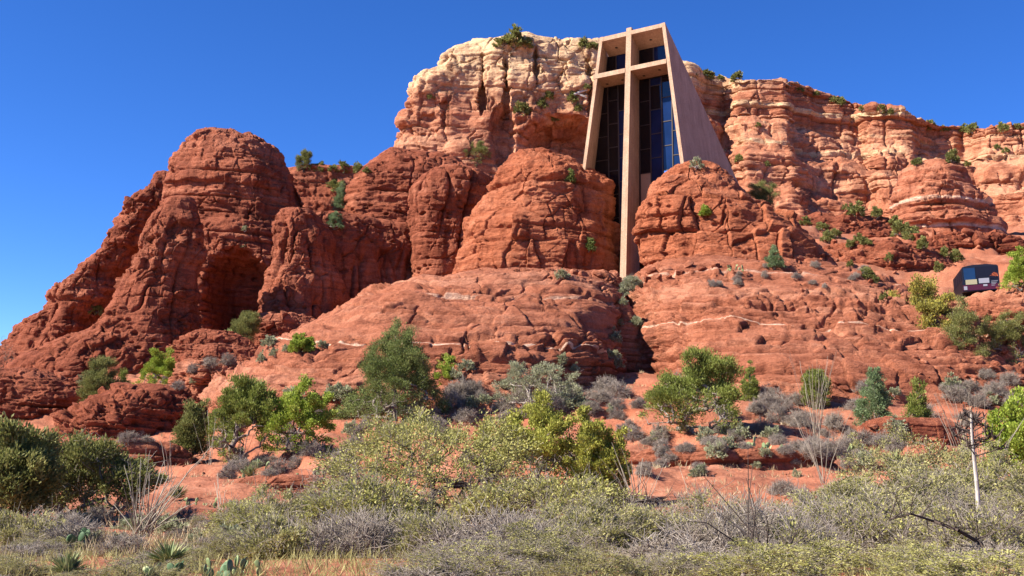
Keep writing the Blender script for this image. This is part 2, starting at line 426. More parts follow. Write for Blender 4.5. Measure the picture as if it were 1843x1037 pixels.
def ground_material():
    m, nt, b = mat('red_desert_soil'); L = nt.links
    geo = nd(nt, 'NewGeometry'); pl = nd(nt, 'Attribute', attribute_name='pale'); tn = nd(nt, 'Attribute', attribute_name='tone')
    n1 = nd(nt, 'TexNoise', Scale=0.6, Detail=8.0, Roughness=0.65); L.new(geo.outputs['Position'], n1.inputs['Vector'])
    n2 = nd(nt, 'TexNoise', Scale=9.0, Detail=6.0, Roughness=0.7); L.new(geo.outputs['Position'], n2.inputs['Vector'])
    n3 = nd(nt, 'TexVoronoi', Scale=5.5); L.new(geo.outputs['Position'], n3.inputs['Vector'])
    soil = ramp(nt, [(0.3, (0.23, 0.078, 0.043)), (0.55, (0.325, 0.130, 0.074)), (0.75, (0.42, 0.21, 0.135))]); L.new(n1.outputs[0], soil.inputs[0])
    rk = ramp(nt, [(0.25, (0.25, 0.076, 0.038)), (0.55, (0.35, 0.130, 0.073)), (0.8, (0.44, 0.20, 0.125))]); L.new(tn.outputs['Fac'], rk.inputs[0])
    c = mixc(nt, pl.outputs['Fac'], soil.outputs[0], rk.outputs[0])
    g = ramp(nt, [(0.3, (0.66, 0.62, 0.6)), (0.7, (1.2, 1.22, 1.25))]); L.new(n2.outputs[0], g.inputs[0])
    c = mixc(nt, 1.0, c, g.outputs[0], 'MULTIPLY')
    L.new(c, b.inputs['Base Color']); b.inputs['Roughness'].default_value = 0.95; b.inputs['Specular IOR Level'].default_value = 0.1
    ad = nd(nt, 'Math', operation='ADD'); L.new(n2.outputs[0], ad.inputs[0]); L.new(n3.outputs['Distance'], ad.inputs[1])
    bp = nd(nt, 'Bump', Strength=0.5, Distance=0.06); L.new(ad.outputs[0], bp.inputs['Height']); L.new(bp.outputs[0], b.inputs['Normal'])
    return m


M['ground'] = ground_material(); M['plain'] = simple('far_plain_soil', (0.30, 0.16, 0.10), 0.95, 0.3, 0.02)
make_ground()

# ------------------------------------------------------------------ the red buttes
RED = dict(st=0.36, st2=0.2, st_t=1.5, blk=0.16, blk_s=2.0, flute=0.2, fb=0.26, mid=.35, pit=0.6, crack=.2, bb=.12, bb_t=1.8, bb_s=2.2)
SLICK = dict(sf=.8, st=0.8, st2=0.3, st_t=1.1, st2_t=.4, blk=0.22, blk_s=2.4, blk_z=0.42, blk_lo=0.0, flute=0.0, fb=0.16, mid=0.25, pit=0.3, bb=.36, bb_t=1.1, bb_s=3.0, crack=.4, crack_s=4.5, flat=4.0)
BLOCKY = dict(st=0.5, st2=0.1, st_t=3.0, blk=0.12, blk_s=2.5, blk_z=0.8, flute=0.0, fb=0.2, bb=.62, bb_t=2.3, bb_s=2.7, bb_lo=.6, blk_lo=0.45, blk_top=27.0, blk_min=.3, pit=.3, crack=.25)
butte('rock_ridge', 166, [(311, 282, 308), (320, 270, 316), (345, 258, 312), (365, 240, 300), (392, 220, 284), (417, 197, 268), (440, 182, 252), (452, 170, 238), (478, 150, 222), (500, 130, 208), (520, 100, 196), (545, 84, 188), (562, 72, 180), (592, 45, 172), (616, 26, 168), (642, 4, 166), (690, -60, 170), (760, -120, 190)],
      dict(RED, blk=0.45, blk_s=2.4, flute=.5), M['red'], 320, 440, 1.1, 3, 'ragged red ridge sloping down to the left edge behind the tall dome', 0, 1.5, 6.0)
butte('rock_ridge', 186, [(352, 300, 420), (400, 268, 430), (440, 236, 430), (480, 205, 430), (540, 150, 430), (600, 110, 430), (680, 60, 430)], dict(RED), M['red'], 120, 200, .4, 6, 'red rock seen through the cleft behind the upright fin')
butte('rock_dome', 152, [(243, 398, 438), (246, 378, 464), (258, 350, 490), (275, 334, 506), (297, 318, 516), (318, 308, 527), (345, 302, 540), (400, 300, 558), (450, 298, 570), (520, 292, 580), (600, 284, 590), (680, 270, 600)],
      dict(RED, st=.45, st_t=1.3, flute=0, blk=.2, pit=.8, mid=.3, crack=.4, bb=.25), M['red'], 330, 460, 0.85, 5, 'tallest red sandstone dome, rounded top against the sky', dents=[(425, 540, 68, 100, 7.0), (545, 340, 26, 70, 3.0)])
butte('rock_pillar', 124, [(354, 318, 344), (361, 300, 351), (380, 284, 355), (420, 263, 357), (460, 246, 357), (500, 230, 357), (540, 208, 357), (570, 190, 357), (598, 158, 356), (618, 118, 354), (640, 82, 350), (664, 42, 342), (700, 8, 338), (760, -30, 340)],
      dict(RED, flute=0.7, blk=0.5, blk_s=2.2, st=.18, st2=.08, flat=.7), M['red'], 330, 460, 0.85, 7, 'upright red fin with a broad skirt below the tallest dome')
butte('rock_pillar', 135, [(376, 528, 550), (384, 513, 565), (400, 505, 582), (430, 500, 600), (470, 490, 606), (520, 482, 615), (580, 470, 630), (660, 455, 650)],
      dict(RED, flute=0.8, blk=0.3, st=.15, st2=.07, flat=.6), M['red'], 260, 360, 1.25, 9, 'short red fin right of the dark alcove', turn=18)
butte('rock_ridge', 188, [(304, 530, 640), (308, 515, 680), (322, 505, 700), (400, 495, 720), (520, 490, 740), (660, 480, 760)],
      dict(RED, st=0.6), M['red'], 200, 320, 0.4, 13, 'flat topped red ridge with trees on the skyline')
butte('rock_wall', 146, [(392, 606, 700), (399, 590, 760), (415, 580, 800), (450, 570, 830), (520, 560, 850), (600, 552, 860), (680, 540, 860)],
      dict(RED, flute=1.1, blk=.25, st=.15, st2=.08, flat=.5, crack=.4), M['red'], 240, 420, 0.3, 14, 'sheer shaded red wall between the short fin and the chapel butte', 1.0, turn=33)
butte('rock_dome', 158, [(273, 715, 752), (277, 700, 790), (286, 687, 815), (300, 670, 842), (318, 655, 868), (338, 641, 884), (362, 626, 892), (395, 612, 896), (425, 600, 896), (500, 588, 890), (600, 575, 880), (680, 560, 870)],
      dict(RED, st=0.36, st2=0.24, pit=0.9, flute=.5, blk=.1), M['red'], 330, 460, 0.72, 15, 'pitted red dome in front of the pale mesa head', 0.5)
butte('rock_dome', 146, [(304, 820, 850), (309, 792, 878), (320, 768, 892), (335, 750, 897), (352, 737, 898), (385, 732, 897), (425, 736, 893), (480, 742, 884), (540, 740, 870), (620, 735, 870), (680, 730, 870)],
      dict(RED, flute=0.8, blk=0.3, st=.2, st2=.1, flat=.8), M['red'], 300, 420, 1.0, 17, 'red lobe with a smooth shoulder beside the chapel butte', turn=16)
butte('chapel_butte', 125, [(273, 953, 985), (277, 938, 1005), (287, 920, 1024), (300, 905, 1056), (318, 893, 1090), (340, 882, 1104), (370, 867, 1106), (400, 850, 1106), (440, 832, 1107), (475, 822, 1108), (502, 813, 1108), (525, 803, 1108), (570, 780, 1108), (640, 760, 1108)],
      BLOCKY, M['orange'], 400, 560, 0.95, 19, 'orange red butte left of the tall cross column')
butte('chapel_butte', 113, [(293, 1250, 1276), (298, 1228, 1288), (308, 1206, 1298), (328, 1184, 1318), (350, 1170, 1342), (372, 1164, 1372), (400, 1158, 1412), (430, 1158, 1450), (462, 1160, 1492), (490, 1160, 1524), (525, 1160, 1556), (600, 1160, 1580)],
      dict(BLOCKY, bb=.75), M['orange'], 380, 520, 0.8, 23, 'blocky orange red butte right of the tall cross column')
butte('rock_saddle', 138, [(335, 1110, 1200), (345, 1060, 1290), (370, 1030, 1340), (420, 1000, 1390), (500, 980, 1430), (600, 960, 1460)],
      dict(RED, blk=.7), M['orange'], 160, 260, 0.5, 29, 'shaded red rock between the two chapel buttes')
zb = at(1200, 605, 95)[2]
butte('slickrock_dome', 113, [(502, 930, 1100, 5), (508, 880, 1110, 9), (521, 830, 1116, 14), (540, 782, 1118, 18), (560, 740, 1116, 21), (580, 690, 1117, 24), (602, 638, 1116, 27), (632, 592, 1113, 30), (662, 556, 1107, 33), (700, 520, 1102, 36), (760, 470, 1070, 39), (860, 420, 1060, 42)],
      dict(SLICK, bands=[(at(900, 640, 86)[2], .08, .8), (at(900, 560, 96)[2], .11, .5)]), M['slick'], 560, 640, 1, 31, 'smooth pink slickrock dome below the left chapel butte', 0.7, 0.5, 9.0)
butte('slickrock_dome', 113, [(484, 1250, 1390, 4), (493, 1185, 1440, 8), (507, 1140, 1484, 13), (540, 1112, 1555, 18), (570, 1095, 1612, 22), (600, 1085, 1662, 26), (650, 1076, 1712, 30), (700, 1076, 1730, 34), (760, 1070, 1760, 38), (860, 1060, 1780, 41)],
      dict(SLICK, blk=0.34, bands=[(at(1300, 597, 90)[2], .085, .8), (at(1300, 520, 104)[2], .11, .5)]), M['slick'], 560, 640, 1, 37, 'wide pink slickrock dome with a pale band below the cross column', 0.7, 0.5, 9.0)
# lower mounds and ledges
LEDGE = dict(RED, st=0.55, st_t=1.2, bb=.45, bb_t=1.1, bb_s=1.7, bb_lo=.4, blk=0.25, blk_s=1.5, flute=0.0, s=0.8)
for nm, D, rows, cf, mt, rat, sd, lb in (
    ('rock_mound', 80, [(690, 250, 286), (700, 215, 312), (720, 170, 338), (750, 122, 350), (790, 85, 356), (850, 40, 360)], LEDGE, 'red', 0.8, 41, 'low blocky red mound above the left junipers'),
    ('rock_ledge', 96, [(664, -90, 60), (676, -110, 112), (705, -120, 150), (750, -130, 160), (820, -140, 175)], dict(LEDGE, st=.8), 'red', 0.6, 43, 'dark stacked red ledges at the left edge'),
    ('rock_mound', 112, [(596, 372, 410), (606, 340, 440), (626, 318, 470), (660, 306, 520), (720, 300, 560)], dict(LEDGE, blk=.35), 'red', 0.7, 47, 'small rounded red mound below the dark alcove'),
    ('rock_mound', 126, [(565, 475, 545), (575, 452, 566), (600, 440, 590), (660, 430, 620)], dict(LEDGE, blk=.3), 'red', 0.6, 49, 'layered red mound below the short fin'),
    ('rock_ledge', 98, [(655, 335, 500), (668, 308, 532), (692, 298, 550), (740, 290, 570)], dict(LEDGE, blk=.35), 'slick', 0.7, 53, 'layered pink ledge above the bright green bushes'),
    ('rock_ledge', 58, [(792, 130, 290), (808, 60, 330), (840, 20, 352), (900, -20, 380)], dict(SLICK, s=.7), 'slick', 0.5, 57, 'smooth low pink ledge behind the left juniper'),
    ('rock_ledge', 50, [(806, 1190, 1470), (814, 1140, 1500), (840, 1100, 1520), (900, 1080, 1540)], dict(SLICK, s=.55, st=.7), 'slick', 0.32, 81, 'flat layered red ledge in the open ground at right of centre'),
    ('rock_ledge', 60, [(752, 1600, 1690), (762, 1565, 1722), (790, 1545, 1738), (840, 1530, 1750)], dict(LEDGE, s=.7), 'red', 0.4, 83, 'low blocky red ledge under the slim bright juniper'),
    ('rock_ledge', 43, [(856, 480, 640), (866, 425, 700), (895, 390, 730), (950, 370, 750)], dict(SLICK, s=.5, st=.7), 'slick', 0.35, 85, 'bare pink ledge left of the wide mesquite'),
    ('rock_ledge', 34, [(918, 335, 410), (928, 312, 440), (955, 300, 455), (1000, 290, 470)], dict(LEDGE, s=.45), 'red', 0.4, 87, 'low red ledge right of the tall wand cluster'),
    ('rock_ledge', 188, [(392, 1430, 1590), (402, 1400, 1625), (425, 1375, 1660), (460, 1360, 1690), (520, 1350, 1700)], dict(LEDGE, s=1.5, bb=.6), 'red', 0.45, 89, 'stepped red ledges at the foot of the banded cliff'),
    ('rock_ledge', 175, [(425, 1660, 1800), (436, 1630, 1850), (460, 1600, 1880), (500, 1580, 1900)], dict(LEDGE, s=1.4, bb=.6), 'red', 0.4, 90, 'stepped red ledges below the striped dome at right'),
    ('rock_mound', 92, [(540, 1112, 1126), (562, 1100, 1140), (600, 1090, 1156), (650, 1078, 1172), (720, 1060, 1185)], dict(SLICK), 'slick', 0.9, 93, 'narrow wedge of rock in the cleft below the cross column'),
    ('rock_dome', 200, [(293, 1668, 1710), (300, 1645, 1725), (315, 1628, 1742), (340, 1613, 1757), (370, 1608, 1776), (400, 1610, 1796), (440, 1620, 1826), (500, 1625, 1860), (560, 1620, 1880)], dict(SLICK, st=.8, st_t=2.6, blk=.5, s=1.3, bands=[(at(1700, 335, 185)[2], .5, .7), (at(1700, 385, 185)[2], .5, .7), (at(1700, 437, 185)[2], .5, .9)]), 'slick', 0.8, 59, 'striped orange dome standing before the right cliff'),
    ('rock_ledge', 150, [(440, 1510, 1640), (452, 1480, 1690), (480, 1450, 1722), (520, 1430, 1750), (580, 1420, 1760)], dict(LEDGE, s=1.1), 'red', 0.5, 61, 'broken red ledges below the striped dome'),
    ('rock_ledge', 90, [(517, 1860, 1900), (528, 1815, 1960), (544, 1772, 2000), (557, 1745, 2020), (590, 1715, 2040), (650, 1700, 2060)], dict(SLICK), 'slick', 0.6, 67, 'smooth pink slope at the right edge below the kiosk'),
    ('rock_ledge', 86, [(640, 1830, 1900), (660, 1778, 1960), (690, 1745, 1990), (740, 1720, 2000)], dict(SLICK, s=.8), 'slick', 0.5, 71, 'low pink slab at the right edge'),
):
    butte(nm, D, rows, cf, M[mt], 200, 320, rat, sd, lb)


# ------------------------------------------------------------------ the mesa behind
def make_cliff():
    butte('mesa_head', 292, [(82, 890, 1080), (87, 848, 1110), (100, 818, 1125), (118, 800, 1130), (140, 793, 1132), (147, 765, 1132), (168, 749, 1130), (215, 736, 1125), (270, 722, 1120), (340, 700, 1120), (420, 680, 1120)],
          dict(s=2.0, st=0.45, st2=0.1, blk=0.45, blk_s=4.0, blk_z=1.3, flute=0.5, fb=0.22, mid=.5, crack=.4, crack_s=3.5, sseed=70, pale_z=(at(850, 290, 290)[2], at(850, 105, 290)[2], .78)), M['cliff'], 330, 560, 0.42, 73,
          'pale rounded head of the mesa left of the chapel', 1.2, 2.2, 18.0, dents=[(1010, 262, 85, 62, 14), (965, 120, 5, 40, 2.5), (866, 150, 7, 60, 5), (912, 150, 6, 60, 3), (905, 245, 26, 60, 5), (800, 215, 5, 40, 2), (1062, 150, 6, 70, 4)])
    nc, nr = 1100, 420
    px = np.linspace(860, 2300, nc)
    ty = np.interp(px, [860, 960, 1010, 1060, 1100, 1240, 1265, 1310, 1410, 1425, 1500, 1560, 1632, 1645, 1690, 1740, 1800, 1843, 2000, 2300],
                   [86, 80, 84, 80, 95, 120, 134, 140, 142, 154, 174, 190, 200, 214, 226, 232, 226, 223, 210, 200])
    off = np.interp(px, [860, 1000, 1060, 1240, 1262, 1300, 1330, 1415, 1424, 1470, 1545, 1568, 1640, 1650, 1700, 1735, 1770, 1850, 1990, 2300],
                    [5, 3, -3, -6, -2, 6, -5, -5, 1, 5, 8, 0, -1, 3, 5, 7, -1, -3, 0, 0])
    base = np.interp(px, [860, 1000, 1240, 1500, 1843, 2300], [332, 326, 312, 308, 304, 300])
    k = np.exp(-0.5 * (np.arange(-6, 7) / 2.5) ** 2); k /= k.sum()
    off = np.convolve(np.pad(off, 6, 'edge'), k, 'valid')
    D = base + off
    top = np.array([at(a, b, d) for a, b, d in zip(px, ty, D)])
    v = np.linspace(0, 1, nr)
    zb = np.interp(px, [860, 1240, 1843, 2300], [40, 42, 40, 40])
    rim = 40                                        # rows running back over the top
    P = np.zeros((nr + rim, nc, 3))
    prof = np.interp(v, [0, .05, .19, .24, .36, .42, .54, .60, .74, .82, 1.0], [0, -.5, -2.5, -8, -11, -19, -22, -31, -37, -48, -72])
    amp = np.interp(v, [0, .3, .6, 1], [1, 1, 1.15, 0.7])
    for i in range(nr):
        d = base + off * amp[i] + prof[i]
        t = d / top[:, 1]
        P[rim + i, :, 0] = top[:, 0] * (0.5 + 0.5 * t); P[rim + i, :, 1] = d; P[rim + i, :, 2] = top[:, 2] * (1 - v[i]) + zb * v[i]
    for i in range(rim):
        r = (rim - i) / rim
        P[i, :, 0] = P[rim, :, 0] * (1 + .1 * r); P[i, :, 1] = P[rim, :, 1] + 70 * r ** 1.5; P[i, :, 2] = P[rim, :, 2] + 1.0 * r - 3 * r * r
    P[..., 1] += 3.5 * fbm(P / np.array([22, 22, 40]), 3, 201) * smooth(0, .05, np.concatenate([np.zeros(rim), v]))[:, None]
    N = grid_normals(P)
    if N[rim + 150, :, 1].mean() > 0: N = -N
    cf = dict(s=2.2, st=0.7, st2=0.3, st_t=1.5, st2_t=.45, bb=.4, bb_t=1.7, bb_s=2.6, blk=0.3, blk_s=3.4, blk_z=0.9, flute=0.7, fb=0.25, mid=.7, sseed=90, dip=0.012,
              bands=[(at(1500, 222, 318)[2], 1.1, .85), (at(1500, 262, 318)[2], .8, .45), (at(1500, 300, 318)[2], 1.2, .6)])
    d, tone, pale = rock_detail(P, N, cf, 301)
    crown = smooth(at(1400, 215, 315)[2], at(1400, 140, 315)[2], P[..., 2] + 4 * noise(P / 30, 12)) * np.interp(P[..., 0], [0, 30, 60, 80, 110, 140], [1, .9, .75, .5, .4, .3])
    pale = np.maximum(pale, crown)
    P = P + N * d[..., None]
    o = mesh_obj('cliff', P.reshape(-1, 3), grid_faces(nr + rim, nc), M['cliff'], None, True, {'tone': tone, 'pale': pale})
    tag(o, 'banded red and cream cliff of the mesa behind the chapel', None, None, 'structure'); BODIES.append(o)


make_cliff()


# ------------------------------------------------------------------ the chapel
def concrete():
    m, nt, b = mat('exposed_aggregate_concrete'); L = nt.links; geo = nd(nt, 'NewGeometry')
    n1 = nd(nt, 'TexNoise', Scale=7.0, Detail=6.0, Roughness=0.75); n2 = nd(nt, 'TexNoise', Scale=0.5, Detail=5.0)
    mp = nd(nt, 'Mapping', Scale=(2.2, 2.2, 0.12)); n3 = nd(nt, 'TexNoise', Scale=1.0, Detail=6.0, Roughness=0.6)
    L.new(geo.outputs['Position'], n1.inputs['Vector']); L.new(geo.outputs['Position'], n2.inputs['Vector']); L.new(geo.outputs['Position'], mp.inputs['Vector']); L.new(mp.outputs[0], n3.inputs['Vector'])
    r = ramp(nt, [(0.3, (0.28, 0.175, 0.115)), (0.5, (0.40, 0.265, 0.18)), (0.7, (0.51, 0.36, 0.26))]); L.new(n1.outputs[0], r.inputs[0])
    g2 = ramp(nt, [(0.3, (0.84, 0.82, 0.8)), (0.65, (1.06, 1.06, 1.06))]); L.new(n2.outputs[0], g2.inputs[0])
    g3 = ramp(nt, [(0.3, (0.80, 0.78, 0.77)), (0.55, (1.03, 1.03, 1.03))]); L.new(n3.outputs[0], g3.inputs[0])
    c = mixc(nt, 1.0, mixc(nt, 1.0, r.outputs[0], g2.outputs[0], 'MULTIPLY'), g3.outputs[0], 'MULTIPLY')
    L.new(c, b.inputs['Base Color']); b.inputs['Roughness'].default_value = 0.92; b.inputs['Specular IOR Level'].default_value = 0.12
    bp = nd(nt, 'Bump', Strength=0.5, Distance=0.04); L.new(n1.outputs[0], bp.inputs['Height']); L.new(bp.outputs[0], b.inputs['Normal'])
    return m


M['concrete'] = concrete()
M['glass_dark'] = simple('dark_smoked_glass', (0.006, 0.006, 0.009), 0.05, 0.2, 0.5, 0.5)
M['glass_blue'] = simple('painted_sky_reflection_glass', (0.006, 0.016, 0.06), 0.05, 0.25, 0.6, 0.32)  # sky reflected in these panes is painted as a blue base colour
M['glass_pale'] = simple('pale_reflecting_glass', (0.62, 0.66, 0.72), 0.05, 0.05, 0.5, 0.5, 0.9)
M['mullion'] = simple('bronze_mullion', (0.055, 0.04, 0.032), 0.5, 0.1)
M['panel'] = simple('tan_panel', (0.42, 0.27, 0.16), 0.8, 0.1)
M['lamp_can'] = simple('dark_recessed_can', (0.012, 0.008, 0.006), 0.7)
TH = math.radians(38)
CB = at(1121, 500, 118)
cu = np.array([math.cos(TH), -math.sin(TH), 0]); cb = np.array([math.sin(TH), math.cos(TH), 0])     # right along the front; straight back


def cp(u, w, z):                                    # point of the chapel: along the front, backward (walls run back skewed), up
    return (CB + cu * u + cb * w + np.array([0, 0, z]))


def hexa(name, pts, material, parent):              # 8 corners: bottom 4 then top 4
    return mesh_obj(name, np.array(pts) - np.array(parent.location), [(3, 2, 1, 0), (4, 5, 6, 7), (0, 1, 5, 4), (1, 2, 6, 5), (2, 3, 7, 6), (3, 0, 4, 7)], material, parent)


def make_chapel():
    root = empty('chapel', CB, 'concrete chapel with a giant cross front rising between two red buttes', 'chapel')
    SK, SL = -math.tan(math.radians(14)), -math.tan(math.radians(20))     # the side walls and the column run back to the left
    lo = lambda z: -3.88 - 0.124 * (28.1 - z)
    ro = lambda z: 4.63 + 0.163 * (28.1 - z)
    wb = lambda z: 2.9 + 0.07 * (27 - z)            # window plane
    T = 28.1
    # side walls: front edge upright, roof line falling towards the back
    def wall(outer, thick, sk, zlow, wtop, wlow):
        def q(u, w, z): return cp(u + sk * w, w, z)
        zs = [zlow, 16.0, 23.0, T]
        prof = [(0, T), (wtop, T - 0.25), (wlow, zlow)]
        V = []
        for th_ in (0, thick):
            for w, z in ((0, 10.0), (0, T), (wlow, T - 0.38 * wlow), (wlow, zlow)):
                V.append(q(outer(z) + th_, w, z))
        F = [(0, 1, 2, 3), (7, 6, 5, 4), (0, 4, 5, 1), (1, 5, 6, 2), (2, 6, 7, 3), (3, 7, 4, 0)]
        return mesh_obj('side_wall', np.array(V) - CB, F, M['concrete'], root)
    wall(ro, -0.42, SK, 4.0, 0.5, RW)
    wall(lo, 0.42, SL, 4.0, 0.5, RW)
    # the cross: shaft, beam on top, arms
    def col(u0, u1, z):
        return [cp(u0, 0, z), cp(u1, 0, z), cp(u1 + SK * wb(z), wb(z) + .02, z), cp(u0 + SK * wb(z), wb(z) + .02, z)]
    hexa('cross_shaft', col(-0.40, 0.40, -3) + col(-0.33, 0.33, 28.45), M['concrete'], root)
    def slab(name, u0, u1, z0, z1, w0=-0.01, dw=0.0, bk=None):
        f = lambda u, z, back: cp(u + (SK * wb(z) if back else 0), wb(z) + dw if back else w0, (bk[z == z1] if bk else z) if back else z)
        return hexa(name, [f(u0, z0, 0), f(u1, z0, 0), f(u1, z0, 1), f(u0, z0, 1), f(u0, z1, 0), f(u1, z1, 0), f(u1, z1, 1), f(u0, z1, 1)], M['concrete'], root)
    slab('top_beam', -3.70, -0.345, 27.55, 28.06, bk=(26.75, 26.95)); slab('top_beam', 0.345, 4.42, 27.6, 28.06, bk=(26.75, 26.95))
    slab('cross_arm', -4.60, -0.36, 23.25, 23.78, -0.05); slab('cross_arm', 0.36, 4.90, 23.35, 23.86, -0.05)
    # roof and back closing the nave
    w0_, w1_ = 3.2, RW - .1
    rz = lambda w: T - .38 * w - .12
    V = [cp(lo(rz(w0_)) + .4 + SL * w0_, w0_, rz(w0_)), cp(ro(rz(w0_)) - .4 + SK * w0_, w0_, rz(w0_)), cp(ro(rz(w1_)) - .4 + SK * w1_, w1_, rz(w1_)), cp(lo(rz(w1_)) + .4 + SL * w1_, w1_, rz(w1_))]
    V += [p - np.array([0, 0, .35]) for p in V]
    mesh_obj('roof', np.array(V) - CB, [(0, 1, 2, 3), (7, 6, 5, 4), (0, 4, 5, 1), (1, 5, 6, 2), (2, 6, 7, 3), (3, 7, 4, 0)], M['concrete'], root)
    # glazing: bays of panes with bronze mullions
    ev = lambda e, z: e(z) if callable(e) else e
    LE = lambda z: lo(z) + .36 + SL * wb(z)
    RE = lambda z: ro(z) - .36 + SK * wb(z)
    def wp(u, z, o=0.0): return cp(u, wb(z) + .05 + o, z)
    def pane(e0, e1, z0, z1, m, par):
        g = 0.05; a0, a1, b0, b1 = ev(e0, z0), ev(e0, z1), ev(e1, z0), ev(e1, z1)
        q = [(a0 + g, z0 + g), (b0 - g, z0 + g), (b1 - g, z1 - g), (a1 + g, z1 - g)]
        return mesh_obj('pane', np.array([wp(x, z) for x, z in q] + [wp(x, z, .06) for x, z in q]) - CB,
                        [(0, 1, 2, 3), (7, 6, 5, 4), (0, 4, 5, 1), (1, 5, 6, 2), (2, 6, 7, 3), (3, 7, 4, 0)], m, par)
    def window(edges, rows, z0, z1, mats):
        V = []; F = []
        def bar(e0, e1, a, b, o=-0.10, d0=0.0, d1=0.0):
            n = len(V)
            for oo in (o, 0.12):
                V.extend([wp(ev(e0, a) + d0, a, oo), wp(ev(e1, a) + d1, a, oo), wp(ev(e1, b) + d1, b, oo), wp(ev(e0, b) + d0, b, oo)])
            F.extend([tuple(n + i for i in f) for f in ((0, 1, 2, 3), (7, 6, 5, 4), (0, 4, 5, 1), (1, 5, 6, 2), (2, 6, 7, 3), (3, 7, 4, 0))])
        for e in edges: bar(e, e, z0, z1, -0.10, -.06, .06)
        for b, (u0, u1) in enumerate(zip(edges[:-1], edges[1:])):
            for zz in rows[b]: bar(u0, u1, zz - .045, zz + .045, -0.07, .06, -.06)
        fr = mesh_obj('window', np.array(V) - CB, F, M['mullion'], root)
        for b, (u0, u1) in enumerate(zip(edges[:-1], edges[1:])):
            zz = [z0] + sorted(rows[b]) + [z1]
            for i, (a, c) in enumerate(zip(zz[:-1], zz[1:])):
                pane(u0, u1, a, c, mats[b][i % len(mats[b])], fr)
    D_, B_, P_ = M['glass_dark'], M['glass_blue'], M['glass_pale']
    step = 2.75
    rows = lambda o: [o + step * i for i in range(6) if o + step * i < 22.5]
    window([LE, -4.7, -3.3, -1.9, -0.5], [rows(9.2), rows(7.8), rows(9.2), rows(7.8)], 6.5, 23.3, [[D_], [D_], [B_, B_, B_, B_, B_, D_], [B_]])
    window([-0.6, 0.95, 2.45, 3.75, RE], [rows(12.5), rows(8.6), rows(9.8), rows(8.6)], 6.5, 23.3, [[M['panel'], D_, D_, D_, D_, D_], [B_, B_, B_, B_, B_, D_], [B_, P_, B_, B_, B_, D_], [B_, B_, B_, B_, B_, D_]])
    window([LE, -3.5, -1.9, -0.9], [[], [24.6], [24.6]], 23.8, 26.9, [[D_], [B_], [B_]])
    window([-0.5, 1.5, 3.4, RE], [[], [24.8], [24.8]], 23.85, 26.9, [[D_], [B_], [B_]])
    # recessed lamps in the soffits
    for u, w, z in ((-2.2, 1.6, 27.1), (2.35, 1.6, 27.13), (-3.6, 2.2, 23.25), (-1.4, 1.9, 23.25), (1.3, 2.2, 23.35), (3.6, 1.4, 23.35)):
        n = 14; cpt = cp(u + SK * w, w, z)
        V = [cpt + 0.17 * np.array([math.cos(a), math.sin(a), 0]) + np.array([0, 0, -.03]) for a in np.linspace(0, 2 * math.pi, n, endpoint=False)]
        V += [p + np.array([0, 0, .08]) for p in V]
        F = [tuple(range(n))[::-1]] + [(i, (i + 1) % n, n + (i + 1) % n, n + i) for i in range(n)]
        mesh_obj('soffit_lamp', np.array(V) - CB, F, M['lamp_can'], root)


RW = 47.0
make_chapel()


# ------------------------------------------------------------------ standing points on the ground and rocks
bpy.context.view_layer.update()
DG = bpy.context.evaluated_depsgraph_get()


def hit(px, py):                                    # the point of ground or rock seen at a photo pixel
    d = ray(px, py)
    ok, p, n, i, o, m = bpy.context.scene.ray_cast(DG, Vector(ORG), Vector(d / np.linalg.norm(d)))
    if not ok: return None
    return np.array(p)


def drop(x, y):                                     # the ground straight below
    return np.array([x, y, float(ground_z(x, y))])


# ------------------------------------------------------------------ plants
def leafmat(name, dark, mid, light, trans=0.3):
    m, nt, b = mat(name); L = nt.links
    t = nd(nt, 'Attribute', attribute_name='tone')
    r = ramp(nt, [(0.05, dark), (0.5, mid), (0.95, light)]); L.new(t.outputs['Fac'], r.inputs[0])
    L.new(r.outputs[0], b.inputs['Base Color']); b.inputs['Roughness'].default_value = 0.6; b.inputs['Specular IOR Level'].default_value = 0.2
    tr = nd(nt, 'BsdfTranslucent'); L.new(r.outputs[0], tr.inputs['Color'])
    mx = nd(nt, 'MixShader'); mx.inputs[0].default_value = trans
    L.new(b.outputs[0], mx.inputs[1]); L.new(tr.outputs[0], mx.inputs[2]); L.new(mx.outputs[0], nt.nodes['Material Output'].inputs[0])
    return m


